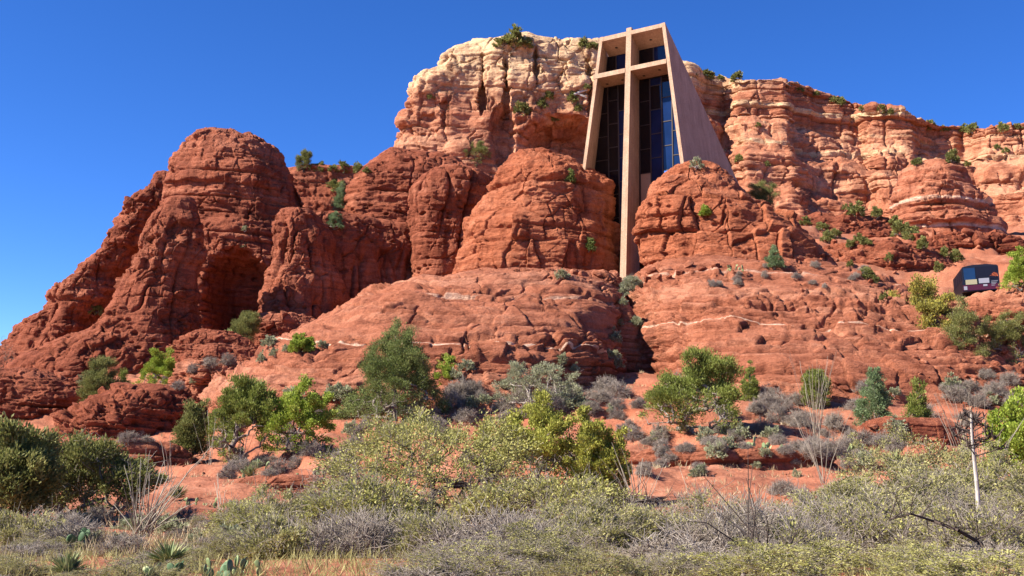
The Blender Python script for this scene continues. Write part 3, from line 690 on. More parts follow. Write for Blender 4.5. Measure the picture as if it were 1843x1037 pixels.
LM = dict(
    juniper=leafmat('juniper_foliage', (0.084, 0.113, 0.021), (0.185, 0.218, 0.042), (0.302, 0.319, 0.084)),
    olive=leafmat('olive_juniper_foliage', (0.092, 0.105, 0.029), (0.185, 0.193, 0.055), (0.302, 0.286, 0.101)),
    bright=leafmat('bright_green_foliage', (0.143, 0.202, 0.025), (0.269, 0.344, 0.042), (0.403, 0.454, 0.092)),
    lime=leafmat('yellow_green_foliage', (0.160, 0.168, 0.029), (0.319, 0.319, 0.055), (0.462, 0.437, 0.109)),
    pinyon=leafmat('pinyon_needles', (0.076, 0.105, 0.029), (0.160, 0.197, 0.055), (0.269, 0.294, 0.097)),
    blue=leafmat('blue_green_needles', (0.084, 0.126, 0.050), (0.168, 0.231, 0.101), (0.277, 0.336, 0.168)),
    gold=leafmat('golden_green_foliage', (0.160, 0.155, 0.034), (0.302, 0.277, 0.059), (0.454, 0.353, 0.059)),
    sage=leafmat('grey_green_sage', (0.160, 0.172, 0.092), (0.286, 0.294, 0.168), (0.403, 0.403, 0.252)),
    mesq=leafmat('thin_mesquite_leaves', (0.185, 0.185, 0.046), (0.353, 0.336, 0.101), (0.504, 0.462, 0.176)),
    scrub=leafmat('dull_scrub_leaves', (0.168, 0.160, 0.059), (0.319, 0.294, 0.109), (0.454, 0.412, 0.176)),
    dry=leafmat('dry_grey_twigs', (0.143, 0.113, 0.088), (0.269, 0.223, 0.181), (0.403, 0.344, 0.286), 0.0),
    straw=leafmat('straw_grass', (0.252, 0.185, 0.101), (0.403, 0.311, 0.176), (0.521, 0.420, 0.269), 0.2),
    pear=leafmat('prickly_pear_skin', (0.118, 0.160, 0.067), (0.235, 0.277, 0.118), (0.386, 0.403, 0.202), 0.0),
    peardark=leafmat('dark_prickly_pear_skin', (0.042, 0.084, 0.034), (0.084, 0.143, 0.063), (0.168, 0.218, 0.118), 0.0),
    yucca=leafmat('yucca_blades', (0.084, 0.118, 0.042), (0.185, 0.218, 0.084), (0.353, 0.353, 0.168), 0.1),
    ocot=leafmat('ocotillo_stems', (0.143, 0.118, 0.088), (0.260, 0.223, 0.168), (0.386, 0.336, 0.260), 0.0),
    stalk=leafmat('weathered_stalk', (0.252, 0.218, 0.185), (0.386, 0.344, 0.302), (0.504, 0.462, 0.412), 0.0))
BK = dict(grey=simple('grey_bark', (0.22, 0.18, 0.15), 0.95, 0.4, 6.0, 0.1), dark=simple('dark_bark', (0.075, 0.055, 0.045), 0.95, 0.4, 6.0, 0.1),
          dry=simple('dry_wood', (0.34, 0.29, 0.25), 0.95, 0.3, 6.0, 0.1))


def frame(d):
    d = d / np.maximum(np.linalg.norm(d, axis=-1, keepdims=True), 1e-9)
    r = np.where(np.abs(d[..., 2:3]) > .9, np.array([1.0, 0, 0]), np.array([0, 0, 1.0]))
    u = np.cross(d, r); u /= np.maximum(np.linalg.norm(u, axis=-1, keepdims=True), 1e-9)
    return d, u, np.cross(d, u)


def sticks(A, B, ra, rb, k=3):                      # many tapered sticks at once: vertices, quads
    A = np.asarray(A, float); B = np.asarray(B, float); n = len(A)
    _, u, v = frame(B - A)
    an = np.arange(k) * 2 * math.pi / k
    o = u[:, None] * np.cos(an)[None, :, None] + v[:, None] * np.sin(an)[None, :, None]
    V = np.concatenate([A[:, None] + o * np.reshape(ra, (-1, 1, 1)), B[:, None] + o * np.reshape(rb, (-1, 1, 1))], 1)
    i = np.arange(k); j = (i + 1) % k
    F = np.stack([i, j, j + k, i + k], -1)[None] + (np.arange(n) * 2 * k)[:, None, None]
    return V.reshape(-1, 3), F.reshape(-1, 4)


def leafquads(Pt, dirs, length, width, rg):         # diamond leaves
    n = len(Pt); d, u, v = frame(dirs)
    a = rg.random(n)[:, None] * 2 * math.pi
    s = u * np.cos(a) + v * np.sin(a)
    nn = np.cross(d, s)
    l = np.reshape(length, (-1, 1)) * (.6 + .8 * rg.random((n, 1))); w = np.reshape(width, (-1, 1)) * (.6 + .8 * rg.random((n, 1)))
    V = np.stack([Pt, Pt + d * l * .45 + s * w * .5 + nn * w * .12, Pt + d * l, Pt + d * l * .45 - s * w * .5 + nn * w * .12], 1)
    F = np.arange(n * 4).reshape(n, 4)
    return V.reshape(-1, 3), F


def grow(pts, rg, start, wig=0.12, updraw=0.0):     # branches joining scattered points to the stem: nodes, parents
    nodes = [np.array(p, float) for p in start]; par = [-1] + list(range(len(start) - 1))
    base = nodes[0]
    o = np.argsort(np.linalg.norm((pts - base) * np.array([1, 1, 1.1]), axis=1))
    for p in pts[o]:
        Q = np.array(nodes); dd = np.linalg.norm(Q - p, axis=1) + 0.7 * np.maximum(0, Q[:, 2] - p[2] + updraw)
        k = int(np.argmin(dd)); q = nodes[k]; L = np.linalg.norm(p - q); m = max(1, int(L / max(.12, .5 * L / 2)))
        prev = k
        for t in range(1, m):
            nodes.append(q + (p - q) * t / m + rg.normal(0, wig * L / m * 1.5, 3) + np.array([0, 0, .05 * L])); par.append(prev); prev = len(nodes) - 1
        nodes.append(p); par.append(prev)
    return np.array(nodes), np.array(par)


def envelope(kind, H, R, n, rg):
    if kind == 'cone':
        t = (1 - (1 - rg.random(n)) ** .43) * .95 + .03; a = rg.random(n) * 2 * math.pi
        lob = 1 + .34 * np.sin(3 * a + 9 * t + rg.random() * 6) + .22 * np.sin(15 * t + 2 * a + rg.random() * 6)
        r = R * (1 - t) ** .75 * lob * np.sqrt(.25 + .75 * rg.random(n))
        return np.stack([r * np.cos(a), r * np.sin(a), t * H], 1)
    if kind == 'spread':
        t = rg.random(n); a = rg.random(n) * 2 * math.pi; r = R * np.sqrt(rg.random(n))
        top = H * (1 - .45 * (r / R) ** 2) * (.85 + .2 * np.sin(3 * a + 2) * r / R)
        return np.stack([r * np.cos(a), r * np.sin(a), top * (.3 + .7 * t ** .6)], 1)
    if kind == 'dome':
        d = rg.normal(size=(n, 3)); d[:, 2] = np.abs(d[:, 2]); d /= np.linalg.norm(d, axis=1, keepdims=True)
        rr = (.35 + .65 * rg.random((n, 1)) ** .5) * (1 + .5 * noise(d * 1.9 + rg.random() * 40)[:, None])
        return d * rr * np.array([R, R, H])
    nl = 16; L = rg.normal(size=(nl, 3)); L /= np.linalg.norm(L, axis=1, keepdims=True)       # 'round': a crown of several lobes
    L = L * np.array([R * .64, R * .64, H * .36]); L[:, 2] += H * .48; L[0] = (0, 0, H * .78)
    lr = np.array([R * .46, R * .46, H * .25])[None] * (.75 + .45 * rg.random((nl, 1)))
    k = rg.integers(0, nl, n); d = rg.normal(size=(n, 3)); d /= np.linalg.norm(d, axis=1, keepdims=True)
    return L[k] + d * lr[k] * (rg.random((n, 1)) ** .33)


def plant(name, loc, H, Wd, sp, seed, label=None, cat='shrub', group=None):
    """sp: env, n (branch ends), trunk (fraction), leaf (length, width, per clump, clump radius), mats, tip radius, twigs"""
    rg = np.random.default_rng(seed); R = Wd / 2
    pts = envelope(sp['env'], H, R * sp.get('wide', 1.0), int(sp['n'] * sp.get('gap', 1.28)), rg)
    gap = noise(pts * 2.1 / max(R, .3) + 20 * rg.random(3)) + .25 * noise(pts * 5 / max(R, .3) + 9)      # gaps in the crown
    pts = pts[np.argsort(-gap)[:sp['n']]]; pts = pts[rg.permutation(len(pts))]
    pts[:, 2] = np.maximum(pts[:, 2], sp.get('low', .06) * H)
    th = sp.get('trunk', 0.0) * H
    if th > 0:
        ns = 5; start = [np.array([0, 0, -0.15 * min(1, H)])] + [np.array([rg.normal(0, .03 * H) * i / ns, rg.normal(0, .03 * H) * i / ns, th * i / ns]) for i in range(1, ns + 1)]
    else:
        start = [np.array([0, 0, -0.1 * min(1, H)])]
    N, par = grow(pts, rg, start, sp.get('wig', .12))
    cnt = np.ones(len(N))
    for i in range(len(N) - 1, 0, -1): cnt[par[i]] += cnt[i] if par[i] >= 0 else 0
    rad = sp.get('tip', .006) * cnt ** .46
    i = np.arange(1, len(N)); A, B = N[par[i]], N[i]
    root = empty(name, loc, label, cat, group)
    V, F = sticks(A, B, np.minimum(rad[par[i]], rad[i] * 1.5), rad[i], 5)
    tn = 'trunk' if th > 0 else 'stems'; VV = [V]; FF = [F]; tone0 = np.full(len(V), .5)
    Vs, Fs, T = [], [], []; nv = 0
    lf = sp.get('leaf')
    if lf:
        ln, wd, per, cr = lf; g = np.clip((H * Wd / 9) ** .35, .6, 1.7) if sp.get('fit', True) else 1.0; cr = cr * g; per = int(per * min(g, 1.4) * 1.25)
        kids = np.bincount(par[1:], minlength=len(N)); e = np.where((kids == 0) | (np.arange(len(N)) >= len(N) - sp['n']))[0]
        C0 = N[e]; n = per; cen = np.array([0, 0, H * .35])
        off = rg.normal(0, 1, (len(C0), n, 3)); off /= np.linalg.norm(off, axis=-1, keepdims=True)
        off = off * (rg.random((len(C0), n, 1)) ** .5) * cr * (0.6 + .8 * rg.random((len(C0), 1, 1))) * np.array([1, 1, sp.get('flat', .8)])
        Pt = (C0[:, None] + off).reshape(-1, 3)
        ow = C0 - cen; ow /= np.maximum(np.linalg.norm(ow, axis=1, keepdims=True), 1e-6)
        dr = (ow[:, None] * .7 + off / cr * .6 + rg.normal(0, .45, off.shape) + np.array([0, 0, sp.get('up', .5)])).reshape(-1, 3)
        v, f = leafquads(Pt, dr, ln, wd, rg)
        Vs.append(v); Fs.append(f + nv); nv += len(v)
        ct = np.repeat(rg.normal(0, .14, len(C0)), n); T.append(np.repeat(np.clip(.5 + ct + rg.normal(0, .2, len(Pt)), 0, 1), 4))
    tw = sp.get('twigs')
    if tw:                                          # fine twigs standing off the branches
        m, tl, tr_ = tw
        k = rg.integers(0, len(N), m); base = N[k]; ow = base - np.array([0, 0, H * .1]); ow /= np.maximum(np.linalg.norm(ow, axis=1, keepdims=True), 1e-6)
        d = ow * .5 + rg.normal(0, .6, (m, 3)) + np.array([0, 0, .3]); d /= np.linalg.norm(d, axis=1, keepdims=True)
        l = tl * (.4 + rg.random((m, 1))); mid = base + d * l * .5 + rg.normal(0, .06, (m, 3)) * l
        d2 = d + rg.normal(0, .45, (m, 3)); end = mid + d2 / np.linalg.norm(d2, axis=1, keepdims=True) * l * .6
        v, f = sticks(np.concatenate([base, mid]), np.concatenate([mid, end]), np.full(2 * m, tr_), np.full(2 * m, tr_ * .6), 3)
        tt = np.repeat(np.clip(rg.normal(.5, .22, m), 0, 1), 6); tt = np.concatenate([tt, tt])
        VV.append(v); FF.append(f + len(V)); tone0 = np.concatenate([tone0, tt])
    tk = mesh_obj(tn, np.concatenate(VV), np.concatenate(FF), BK[sp.get('bark', 'grey')], None, True, {'tone': tone0}); tk.parent = root
    if tw:
        tk.data.materials.append(LM[sp.get('tm', 'dry')]); tk.data.polygons.foreach_set('material_index', np.repeat([0, 1], [len(F), len(tk.data.polygons) - len(F)]).astype(np.int32))
    if lf:
        cr_ = mesh_obj('crown' if th > 0 else 'foliage', np.concatenate(Vs), np.concatenate(Fs), LM[sp['mat']], None, False, {'tone': np.concatenate(T)}); cr_.parent = root
    return root


def copy_thing(o, loc, rz, sc, label=None, group=None, name=None):
    c = o.copy(); C.objects.link(c); c.location = tuple(map(float, loc)); c.rotation_euler = (0, 0, rz); c.scale = (sc,) * 3 if np.isscalar(sc) else sc
    if label: c['label'] = label
    if group: c['group'] = group
    for ch in o.children:
        d = ch.copy(); C.objects.link(d); d.parent = c
    return c


SP = dict(
    juniper=dict(env='round', n=270, low=.03, trunk=.12, leaf=(.13, .05, 70, .30), mat='juniper', tip=.010, up=.8, bark='grey', twigs=(260, .4, .008)),
    olive=dict(env='round', n=280, low=.03, trunk=.12, leaf=(.10, .04, 64, .26), mat='olive', tip=.009, up=.6, bark='grey', twigs=(500, .45, .007)),
    dark=dict(env='round', n=270, low=.03, trunk=.12, leaf=(.12, .045, 70, .30), mat='olive', tip=.010, up=.6, bark='dark'),
    bright=dict(env='dome', gap=1.12, n=240, trunk=0, leaf=(.10, .07, 64, .26), mat='bright', tip=.008, up=.6, bark='grey'),
    lime=dict(env='dome', gap=1.1, n=260, trunk=0, leaf=(.08, .06, 66, .22), mat='lime', tip=.008, up=.6, bark='grey'),
    pinyon=dict(env='cone', gap=1.08, wide=1.2, n=620, trunk=.85, leaf=(.12, .04, 56, .27), mat='pinyon', tip=.009, up=.6, bark='grey'),
    blue=dict(env='cone', n=200, trunk=.85, leaf=(.12, .045, 56, .25), mat='blue', tip=.009, up=.7, bark='grey'),
    greencone=dict(env='cone', n=180, trunk=.85, leaf=(.12, .045, 56, .25), mat='juniper', tip=.009, up=.8, bark='grey'),
    gold=dict(env='round', n=240, trunk=.2, leaf=(.17, .09, 40, .32), mat='gold', tip=.011, up=.6, bark='grey', twigs=(300, .5, .010)),
    sage=dict(env='dome', n=230, trunk=0, leaf=(.12, .045, 34, .22), mat='sage', tip=.007, up=.9, bark='dry', twigs=(700, .4, .006)),
    mesq=dict(env='spread', n=420, trunk=.22, leaf=(.06, .034, 30, .21), mat='mesq', tip=.0042, up=.2, bark='dark', wig=.2, twigs=(1600, .3, .0035), low=.2),
    scrub=dict(env='dome', n=330, trunk=0, leaf=(.046, .027, 52, .20), mat='scrub', tip=.0042, up=.4, bark='grey', wig=.18, twigs=(1000, .24, .0036)),
    greyscrub=dict(env='dome', n=300, trunk=0, leaf=(.045, .026, 24, .20), mat='mesq', tip=.004, up=.4, bark='grey', wig=.2, twigs=(2000, .28, .0034)),
    dry=dict(env='dome', n=160, trunk=0, tip=.0045, bark='dry', wig=.2, twigs=(2600, .26, .0045)),
    bare=dict(env='spread', n=260, trunk=.15, tip=.0048, bark='dark', wig=.25, twigs=(900, .3, .004), tm='dry', low=.25),
    small=dict(env='dome', n=70, trunk=0, leaf=(.22, .11, 30, .30), mat='pinyon', tip=.01, up=.5, bark='grey'),
    smallsage=dict(env='dome', n=60, trunk=0, leaf=(.16, .07, 26, .24), mat='sage', tip=.008, up=.7, bark='dry'),
)
SEED = [1000]


def stand(name, kind, px, py, top, width, label, cat='tree', group=None, D=None, dy=0.0, over=None):
    """a plant whose foot is seen at px, py, whose tip reaches top and whose crown is width pixels wide"""
    if D is not None: p = at(px, py, D); p = drop(p[0], p[1])
    else: p = hit(px, py)
    if p is None: print('MISS', label, px, py); return None
    k = p[1] / FPX
    topz = at(px, top, p[1])[2]
    SEED[0] += 1
    h = max(.35 * k * width, topz - p[2])
    return plant(name, p - np.array([0, 0, .05]), h, width * k, dict(SP[kind], **(over or {})), SEED[0], label, cat, group)

TREES = [  # name, kind, foot x, foot y, top y, width px, label, category, distance or None
    ('pinyon_tree', 'pinyon', 712, 742, 563, 142, 'tall dark green pinyon, the tallest tree, in front of the left slickrock dome', 'tree', 70),
    ('leafy_bush', 'bright', 803, 690, 640, 56, 'bright bush just right of the tall pinyon', 'bush', 77),
    ('leafy_bush', 'bright', 532, 805, 697, 116, 'bright lime green rounded bush between the juniper pair and the tall pinyon', 'bush', 58),
    ('juniper_tree', 'juniper', 438, 806, 688, 124, 'full green juniper left of the bright lime green bush', 'tree', 58),
    ('juniper_tree', 'dark', 345, 815, 718, 72, 'narrow darker juniper left of the full green juniper', 'tree', 60),
    ('leafy_bush', 'bright', 289, 680, 634, 82, 'small bright rounded bush alone under the skirt of the red fin', 'bush', 100),
    ('juniper_tree', 'dark', 180, 724, 644, 72, 'dark juniper beside the stacked red ledges at left', 'tree', 86),
    ('juniper_tree', 'greencone', 221, 706, 650, 48, 'small pointed green juniper right of the dark juniper', 'tree', 88),
    ('pinyon_tree', 'dark', 440, 636, 560, 62, 'dark pinyon at the mouth of the shaded alcove', 'tree', 118),
    ('scrub_bush', 'small', 408, 638, 596, 44, 'low bush at the foot of the alcove pinyon', 'bush', 112),
    ('leafy_bush', 'bright', 543, 632, 604, 44, 'small yellow green bush on the layered mound below the short fin', 'bush', None),
    ('sage_bush', 'sage', 965, 722, 652, 150, 'large grey green sage bush at the foot of the left slickrock dome', 'bush', 72),
    ('juniper_tree', 'juniper', 1245, 772, 628, 180, 'broad leaning juniper in front of the right slickrock dome', 'tree', 62),
    ('juniper_tree', 'greencone', 1350, 698, 645, 34, 'tiny pointed juniper at the foot of the right slickrock dome', 'tree', 76),
    ('pinyon_tree', 'blue', 1574, 755, 648, 72, 'blue green young pinyon before the shaded end of the slickrock dome', 'tree', 66),
    ('juniper_tree', 'greencone', 1652, 786, 670, 56, 'slim bright juniper right of the blue green pinyon', 'tree', 62),
    ('juniper_tree', 'juniper', 1468, 716, 668, 46, 'small green juniper seen behind the ocotillo wands', 'tree', 74),
    ('juniper_tree', 'gold', 1668, 606, 502, 150, 'golden green tree in front of the tour bus', 'tree', 86),
    ('juniper_tree', 'gold', 1610, 590, 535, 70, 'smaller yellow green tree left of the golden green tree', 'tree', 88),
    ('juniper_tree', 'olive', 1735, 628, 545, 92, 'olive juniper right below the golden green tree', 'tree', 82),
    ('juniper_tree', 'olive', 1812, 640, 568, 120, 'broad olive juniper at the right edge below the smooth slope', 'tree', 84),
    ('leafy_bush', 'bright', 1838, 520, 455, 56, 'light green bush on the right edge beside the tour bus', 'bush', None),
    ('pinyon_tree', 'dark', 1372, 402, 322, 62, 'dark tree in the shade behind the chapel side wall', 'tree', 138),
    ('pinyon_tree', 'blue', 1394, 482, 438, 32, 'small light pinyon standing on top of the right slickrock dome', 'tree', None),
    ('pinyon_tree', 'dark', 546, 308, 270, 32, 'lone pinyon on the skyline beside the tallest dome', 'tree', None),
    ('pinyon_tree', 'blue', 612, 380, 325, 34, 'upper pinyon growing in the cleft between the red domes', 'tree', None),
    ('pinyon_tree', 'blue', 602, 412, 378, 36, 'lower pinyon growing in the cleft between the red domes', 'tree', None),
    ('pinyon_tree', 'dark', 858, 302, 256, 52, 'dark pinyon at the foot of the pale mesa head', 'tree', None),
    ('sage_bush', 'sage', 1138, 522, 495, 42, 'grey green bush at the foot of the cross column', 'bush', None),
    ('sage_bush', 'smallsage', 1252, 304, 283, 26, 'pale bush on top of the right chapel butte against the side wall', 'bush', None),
    ('leafy_bush', 'small', 1025, 326, 308, 18, 'small green bush high on the left chapel butte', 'bush', None),
    ('leafy_bush', 'small', 1060, 452, 430, 22, 'dark green bush low on the left chapel butte', 'bush', None),
    ('leafy_bush', 'smallsage', 1010, 500, 488, 24, 'pale bush at the base of the left chapel butte', 'bush', None),
    ('leafy_bush', 'bright', 1270, 386, 372, 18, 'small yellow green bush halfway up the right chapel butte', 'bush', None),
    ('leafy_bush', 'small', 170, 566, 546, 26, 'dark bush in the shade between the left ridge and the fin', 'bush', None),
    ('leafy_bush', 'smallsage', 1146, 586, 571, 22, 'small bush on the right slickrock dome near the cleft', 'bush', None),
    ('leafy_bush', 'bright', 1846, 860, 715, 130, 'bright green juniper bush cut by the right edge', 'bush', 38),
    ('broadleaf_bush', 'lime', 965, 880, 716, 210, 'dense yellow green broadleaf bush in the middle of the foreground', 'bush', 37),
    ('broadleaf_bush', 'lime', 1078, 900, 740, 110, 'yellow green lobe of broadleaf bush beside its larger neighbour', 'bush', 36),
    ('juniper_tree', 'olive', 150, 965, 775, 235, 'large olive green juniper in the left foreground', 'tree', 29),
    ('juniper_tree', 'dark', 0, 985, 755, 170, 'dark shaded juniper cut by the left edge', 'tree', 26),
    ('scrub_bush', 'scrub', 40, 1020, 925, 150, 'rounded dull green bush in the bottom left corner', 'bush', 18),
    ('mesquite_tree', 'mesq', 772, 950, 700, 430, 'wide mesquite with dark branches and sparse yellow leaves in the centre foreground', 'tree', 25),
    ('mesquite_tree', 'mesq', 985, 985, 850, 330, 'second mesquite in front of the yellow green broadleaf bush', 'tree', 22),
    ('mesquite_tree', 'mesq', 660, 1010, 835, 230, 'low mesquite with yellow leaves left of the wide mesquite', 'tree', 20),
    ('bare_tree', 'bare', 615, 945, 785, 170, 'leafless dark twiggy tree left of the wide mesquite', 'tree', 26),
    ('scrub_bush', 'scrub', 480, 980, 885, 190, 'yellowish twiggy bush right of the tall wand cluster', 'bush', 21),
    ('scrub_bush', 'scrub', 1640, 960, 795, 300, 'large brownish green bush in the right foreground', 'bush', 24),
    ('scrub_bush', 'scrub', 1790, 930, 800, 170, 'brownish green bush behind the dead stalk', 'bush', 27),
    ('scrub_bush', 'greyscrub', 1300, 1000, 905, 210, 'pale green thin bush right of centre foreground', 'bush', 21),
    ('scrub_bush', 'greyscrub', 1560, 1040, 930, 280, 'grey thorny bush at the lower right', 'bush', 16),
    ('scrub_bush', 'greyscrub', 1790, 1050, 925, 260, 'grey thorny bush in the bottom right corner', 'bush', 15),
    ('scrub_bush', 'scrub', 1180, 1030, 930, 200, 'yellow green thin bush at the bottom right of centre', 'bush', 17),
    ('dry_shrub', 'dry', 640, 1060, 930, 190, 'grey purple leafless shrub in the lower left of centre', 'shrub', 15),
    ('dry_shrub', 'dry', 900, 1070, 975, 220, 'grey leafless shrub at the bottom centre', 'shrub', 14),
    ('dry_shrub', 'dry', 1320, 1065, 965, 240, 'grey purple leafless shrub at the bottom right of centre', 'shrub', 14),
    ('scrub_bush', 'scrub', 790, 1050, 950, 200, 'yellow green bush between the grey shrubs at the bottom centre', 'bush', 15),
    ('scrub_bush', 'scrub', 1050, 1060, 955, 200, 'yellow bush right of the bottom centre grey shrub', 'bush', 15.5),
    ('scrub_bush', 'scrub', 500, 1060, 960, 170, 'dull yellow bush above the prickly pear pads', 'bush', 15),
    ('scrub_bush', 'greyscrub', 1430, 1060, 985, 200, 'grey and green bush low at the bottom right', 'bush', 13.5),
    ('bare_tree', 'bare', 8, 622, 590, 40, 'leafless tree on the skyline at the left edge', 'tree', 150),
]
for nm, kd, x, y, tp, wd, lb, ct, D in TREES:
    stand(nm, kd, x, y, tp, wd, lb, ct, None, D)

# many alike: dry shrubs, sage and small green bushes, placed as copies of a few grown ones
def protos(kind, name, n, h, w, cat, over=None):
    out = []
    for i in range(n):
        SEED[0] += 1
        out.append(plant(name, (0, 0, -50), h, w, dict(SP[kind], **(over or {})), SEED[0], None, cat))
    return out


PR = dict(dry=('dry_shrub', protos('dry', 'dry_shrub', 4, 0.62, 1.3, 'shrub', dict(n=110, twigs=(1700, .26, .007)))),
          sage=('sage_bush', protos('smallsage', 'sage_bush', 3, 0.8, 1.2, 'bush')),
          brush=('scrub_bush', protos('scrub', 'scrub_bush', 4, 1.3, 1.8, 'bush', dict(n=240))),
          yellow=('scrub_bush', protos('scrub', 'scrub_bush', 3, 1.3, 1.8, 'bush', dict(n=200, mat='mesq'))),
          thorn=('thorn_bush', protos('greyscrub', 'thorn_bush', 4, 1.2, 1.8, 'bush', dict(n=220))),
          green=('scrub_bush', protos('small', 'scrub_bush', 3, 1.2, 1.5, 'bush', dict(mat='olive'))),
          far=('scrub_bush', protos('small', 'scrub_bush', 3, 1.0, 1.3, 'bush', dict(leaf=(.26, .13, 26, .30), n=44, mat='olive'))))
RB = random.Random(5)


def put(kind, px, py, wpx, label, group, D=None, hs=1.0):
    p = hit(px, py) if D is None else drop(*at(px, py, D)[:2])
    if p is None: return
    nm, pr = PR[kind]; o = RB.choice(pr)
    w = {'dry': 1.3, 'sage': 1.2, 'green': 1.5, 'brush': 1.8, 'thorn': 1.8, 'yellow': 1.8, 'far': 1.3}[kind]
    s = wpx * p[1] / FPX / w
    f = RB.uniform(.85, 1.2)
    copy_thing(o, p - np.array([0, 0, .04 * s]), RB.uniform(0, 6.28), (s * RB.uniform(.75, 1.25), s * RB.uniform(.75, 1.25), s * f * hs), label, group)


def scatter(kind, n, box, wr, label, group, keep=None):
    k = 0; tries = 0
    while k < n and tries < n * 8:
        tries += 1
        x = RB.uniform(box[0], box[2]); y = RB.uniform(box[1], box[3])
        if keep and not keep(x, y): continue
        put(kind, x, y, RB.uniform(*wr), label, group); k += 1


for x, w in ((905, 26), (925, 34), (945, 22), (1048, 22), (1066, 18)):
    put('far', x, at(0, 0, 1)[0] * 0 + np.interp(x, [900, 945, 1040, 1070], [86, 86, 86, 88]), w, 'dark bush on the flat rim of the pale mesa head', 'bushes on the rim of the pale mesa head')
for x, y, w in ((1252, 138, 16), (1272, 141, 26), (1297, 143, 14), (1326, 145, 22), (1500, 184, 18), (1512, 188, 22), (1470, 172, 14), (1555, 198, 16), (1586, 202, 18), (1602, 206, 20), (1675, 232, 26), (1735, 238, 22), (1750, 238, 26), (1805, 236, 22), (1832, 232, 18), (1440, 165, 14), (1700, 236, 14)):
    put('far', x, y, w * .75, 'small dark bush on the rim of the banded cliff', 'bushes on the rim of the banded cliff')
for x, y, w in ((975, 195, 22), (990, 178, 26), (940, 206, 30), (1042, 200, 18), (1000, 218, 22), (1030, 185, 24), (870, 152, 14), (775, 178, 14), (1056, 160, 14)):
    put('far', x, y, w * .75, 'scrubby bush on the slope below the pale mesa head', 'bushes on the slopes of the pale mesa head')
for x, y, w in ((1540, 388, 32), (1578, 392, 28), (1650, 298, 22), (1715, 292, 30), (1610, 405, 24), (1622, 425, 40), (1640, 432, 30), (1520, 378, 16), (1560, 440, 20), (1490, 436, 30), (1505, 428, 24), (1530, 446, 22), (1545, 440, 26), (1660, 448, 30), (1700, 462, 30), (1720, 470, 34), (1690, 490, 24), (1560, 500, 26), (1575, 510, 20), (1590, 540, 20), (1530, 480, 16), (1600, 470, 22), (1740, 300, 18), (1810, 275, 16), (1795, 268, 14), (1330, 290, 20), (1365, 228, 14), (1380, 300, 16), (1450, 405, 26), (1480, 415, 24)):
    put('green', x, y, w * .75, 'small green bush on the ledges below the banded cliff', 'bushes on the ledges below the banded cliff')
for x, y, w in ((575, 308, 26), (600, 308, 20), (618, 309, 28), (645, 309, 26), (660, 312, 18), (560, 306, 16), (610, 345, 30), (598, 336, 22)):
    put('far', x, y, w * .7, 'bush on the flat ridge between the red domes', 'bushes on the flat red ridge')
for x, y, w in ((150, 690, 20), (430, 600, 12), (495, 640, 20), (515, 632, 18), (470, 650, 20), (485, 622, 26), (440, 416, 14), (440, 445, 14), (580, 625, 18), (350, 690, 16), (1010, 655, 26), (1035, 668, 20), (840, 665, 26), (820, 680, 22), (615, 720, 46), (600, 715, 30)):
    put('sage', x, y, w, 'small grey green bush growing on the red rock', 'small grey green bushes on the red rock')
for x, y, w in ((1122, 548, 22), (1112, 585, 20), (1106, 615, 26), (1100, 645, 24), (1120, 530, 18), (1110, 660, 26)):
    put('sage', x, y, w, 'grey green bush rooted in the dark cleft between the slickrock domes', 'bushes in the cleft between the slickrock domes')
GL, GG = 'low dry grey shrub on the red slope', 'low dry grey shrubs on the red slope'
for x, y, w in ((830, 715, 46), (850, 702, 34), (815, 730, 40), (865, 722, 30), (1080, 722, 36), (1065, 738, 30), (560, 820, 46), (590, 822, 44), (620, 825, 40), (540, 812, 34), (640, 808, 40), (470, 838, 34), (430, 845, 40), (410, 860, 34), (500, 850, 40), (1300, 780, 36), (1325, 790, 30), (1280, 800, 34), (1295, 812, 36), (1340, 808, 26), (1440, 812, 46), (1465, 822, 50), (1500, 820, 52), (1525, 812, 44), (1550, 800, 40), (1400, 800, 30), (1380, 712, 30), (1378, 735, 40), (1400, 735, 44), (1430, 728, 40), (1400, 760, 46), (1440, 765, 40), (1370, 775, 34), (1410, 890, 44), (1445, 902, 40), (1140, 790, 36), (1165, 800, 30), (1190, 812, 30), (1120, 780, 30), (1205, 830, 24), (1590, 800, 36), (1610, 812, 40), (230, 795, 30), (250, 785, 26), (265, 795, 24), (300, 690, 24), (320, 700, 22), (350, 668, 24), (380, 660, 30), (410, 655, 26), (1720, 720, 40), (1745, 700, 34), (1760, 730, 44), (1790, 710, 40), (1815, 690, 36), (1700, 705, 26), (1775, 680, 30), (1740, 755, 36), (1830, 730, 40), (660, 770, 30), (690, 780, 34), (640, 785, 30), (910, 740, 40), (1000, 738, 40), (1030, 715, 36), (950, 752, 34), (1110, 755, 30)):
    put('dry', x, y, w, GL, GG)
scatter('dry', 90, (380, 700, 1740, 860), (18, 44), GL, GG)
scatter('sage', 60, (400, 695, 1800, 860), (16, 36), 'small grey green bush growing on the red slope', 'small grey green bushes on the red slope')
scatter('dry', 16, (1260, 480, 1560, 520), (10, 20), 'tiny dry shrub on top of the right slickrock dome', 'tiny dry shrubs on the slickrock')
for k in range(34):
    D = RB.uniform(13, 30); x = RB.uniform(-20, 430); put(RB.choice(["dry", "dry", "sage", "thorn"]), x, 960, RB.uniform(40, 95) * 16 / D, "low dry tuft on the open red soil at lower left", "low dry tufts at the lower left", D, RB.uniform(.6, .9))
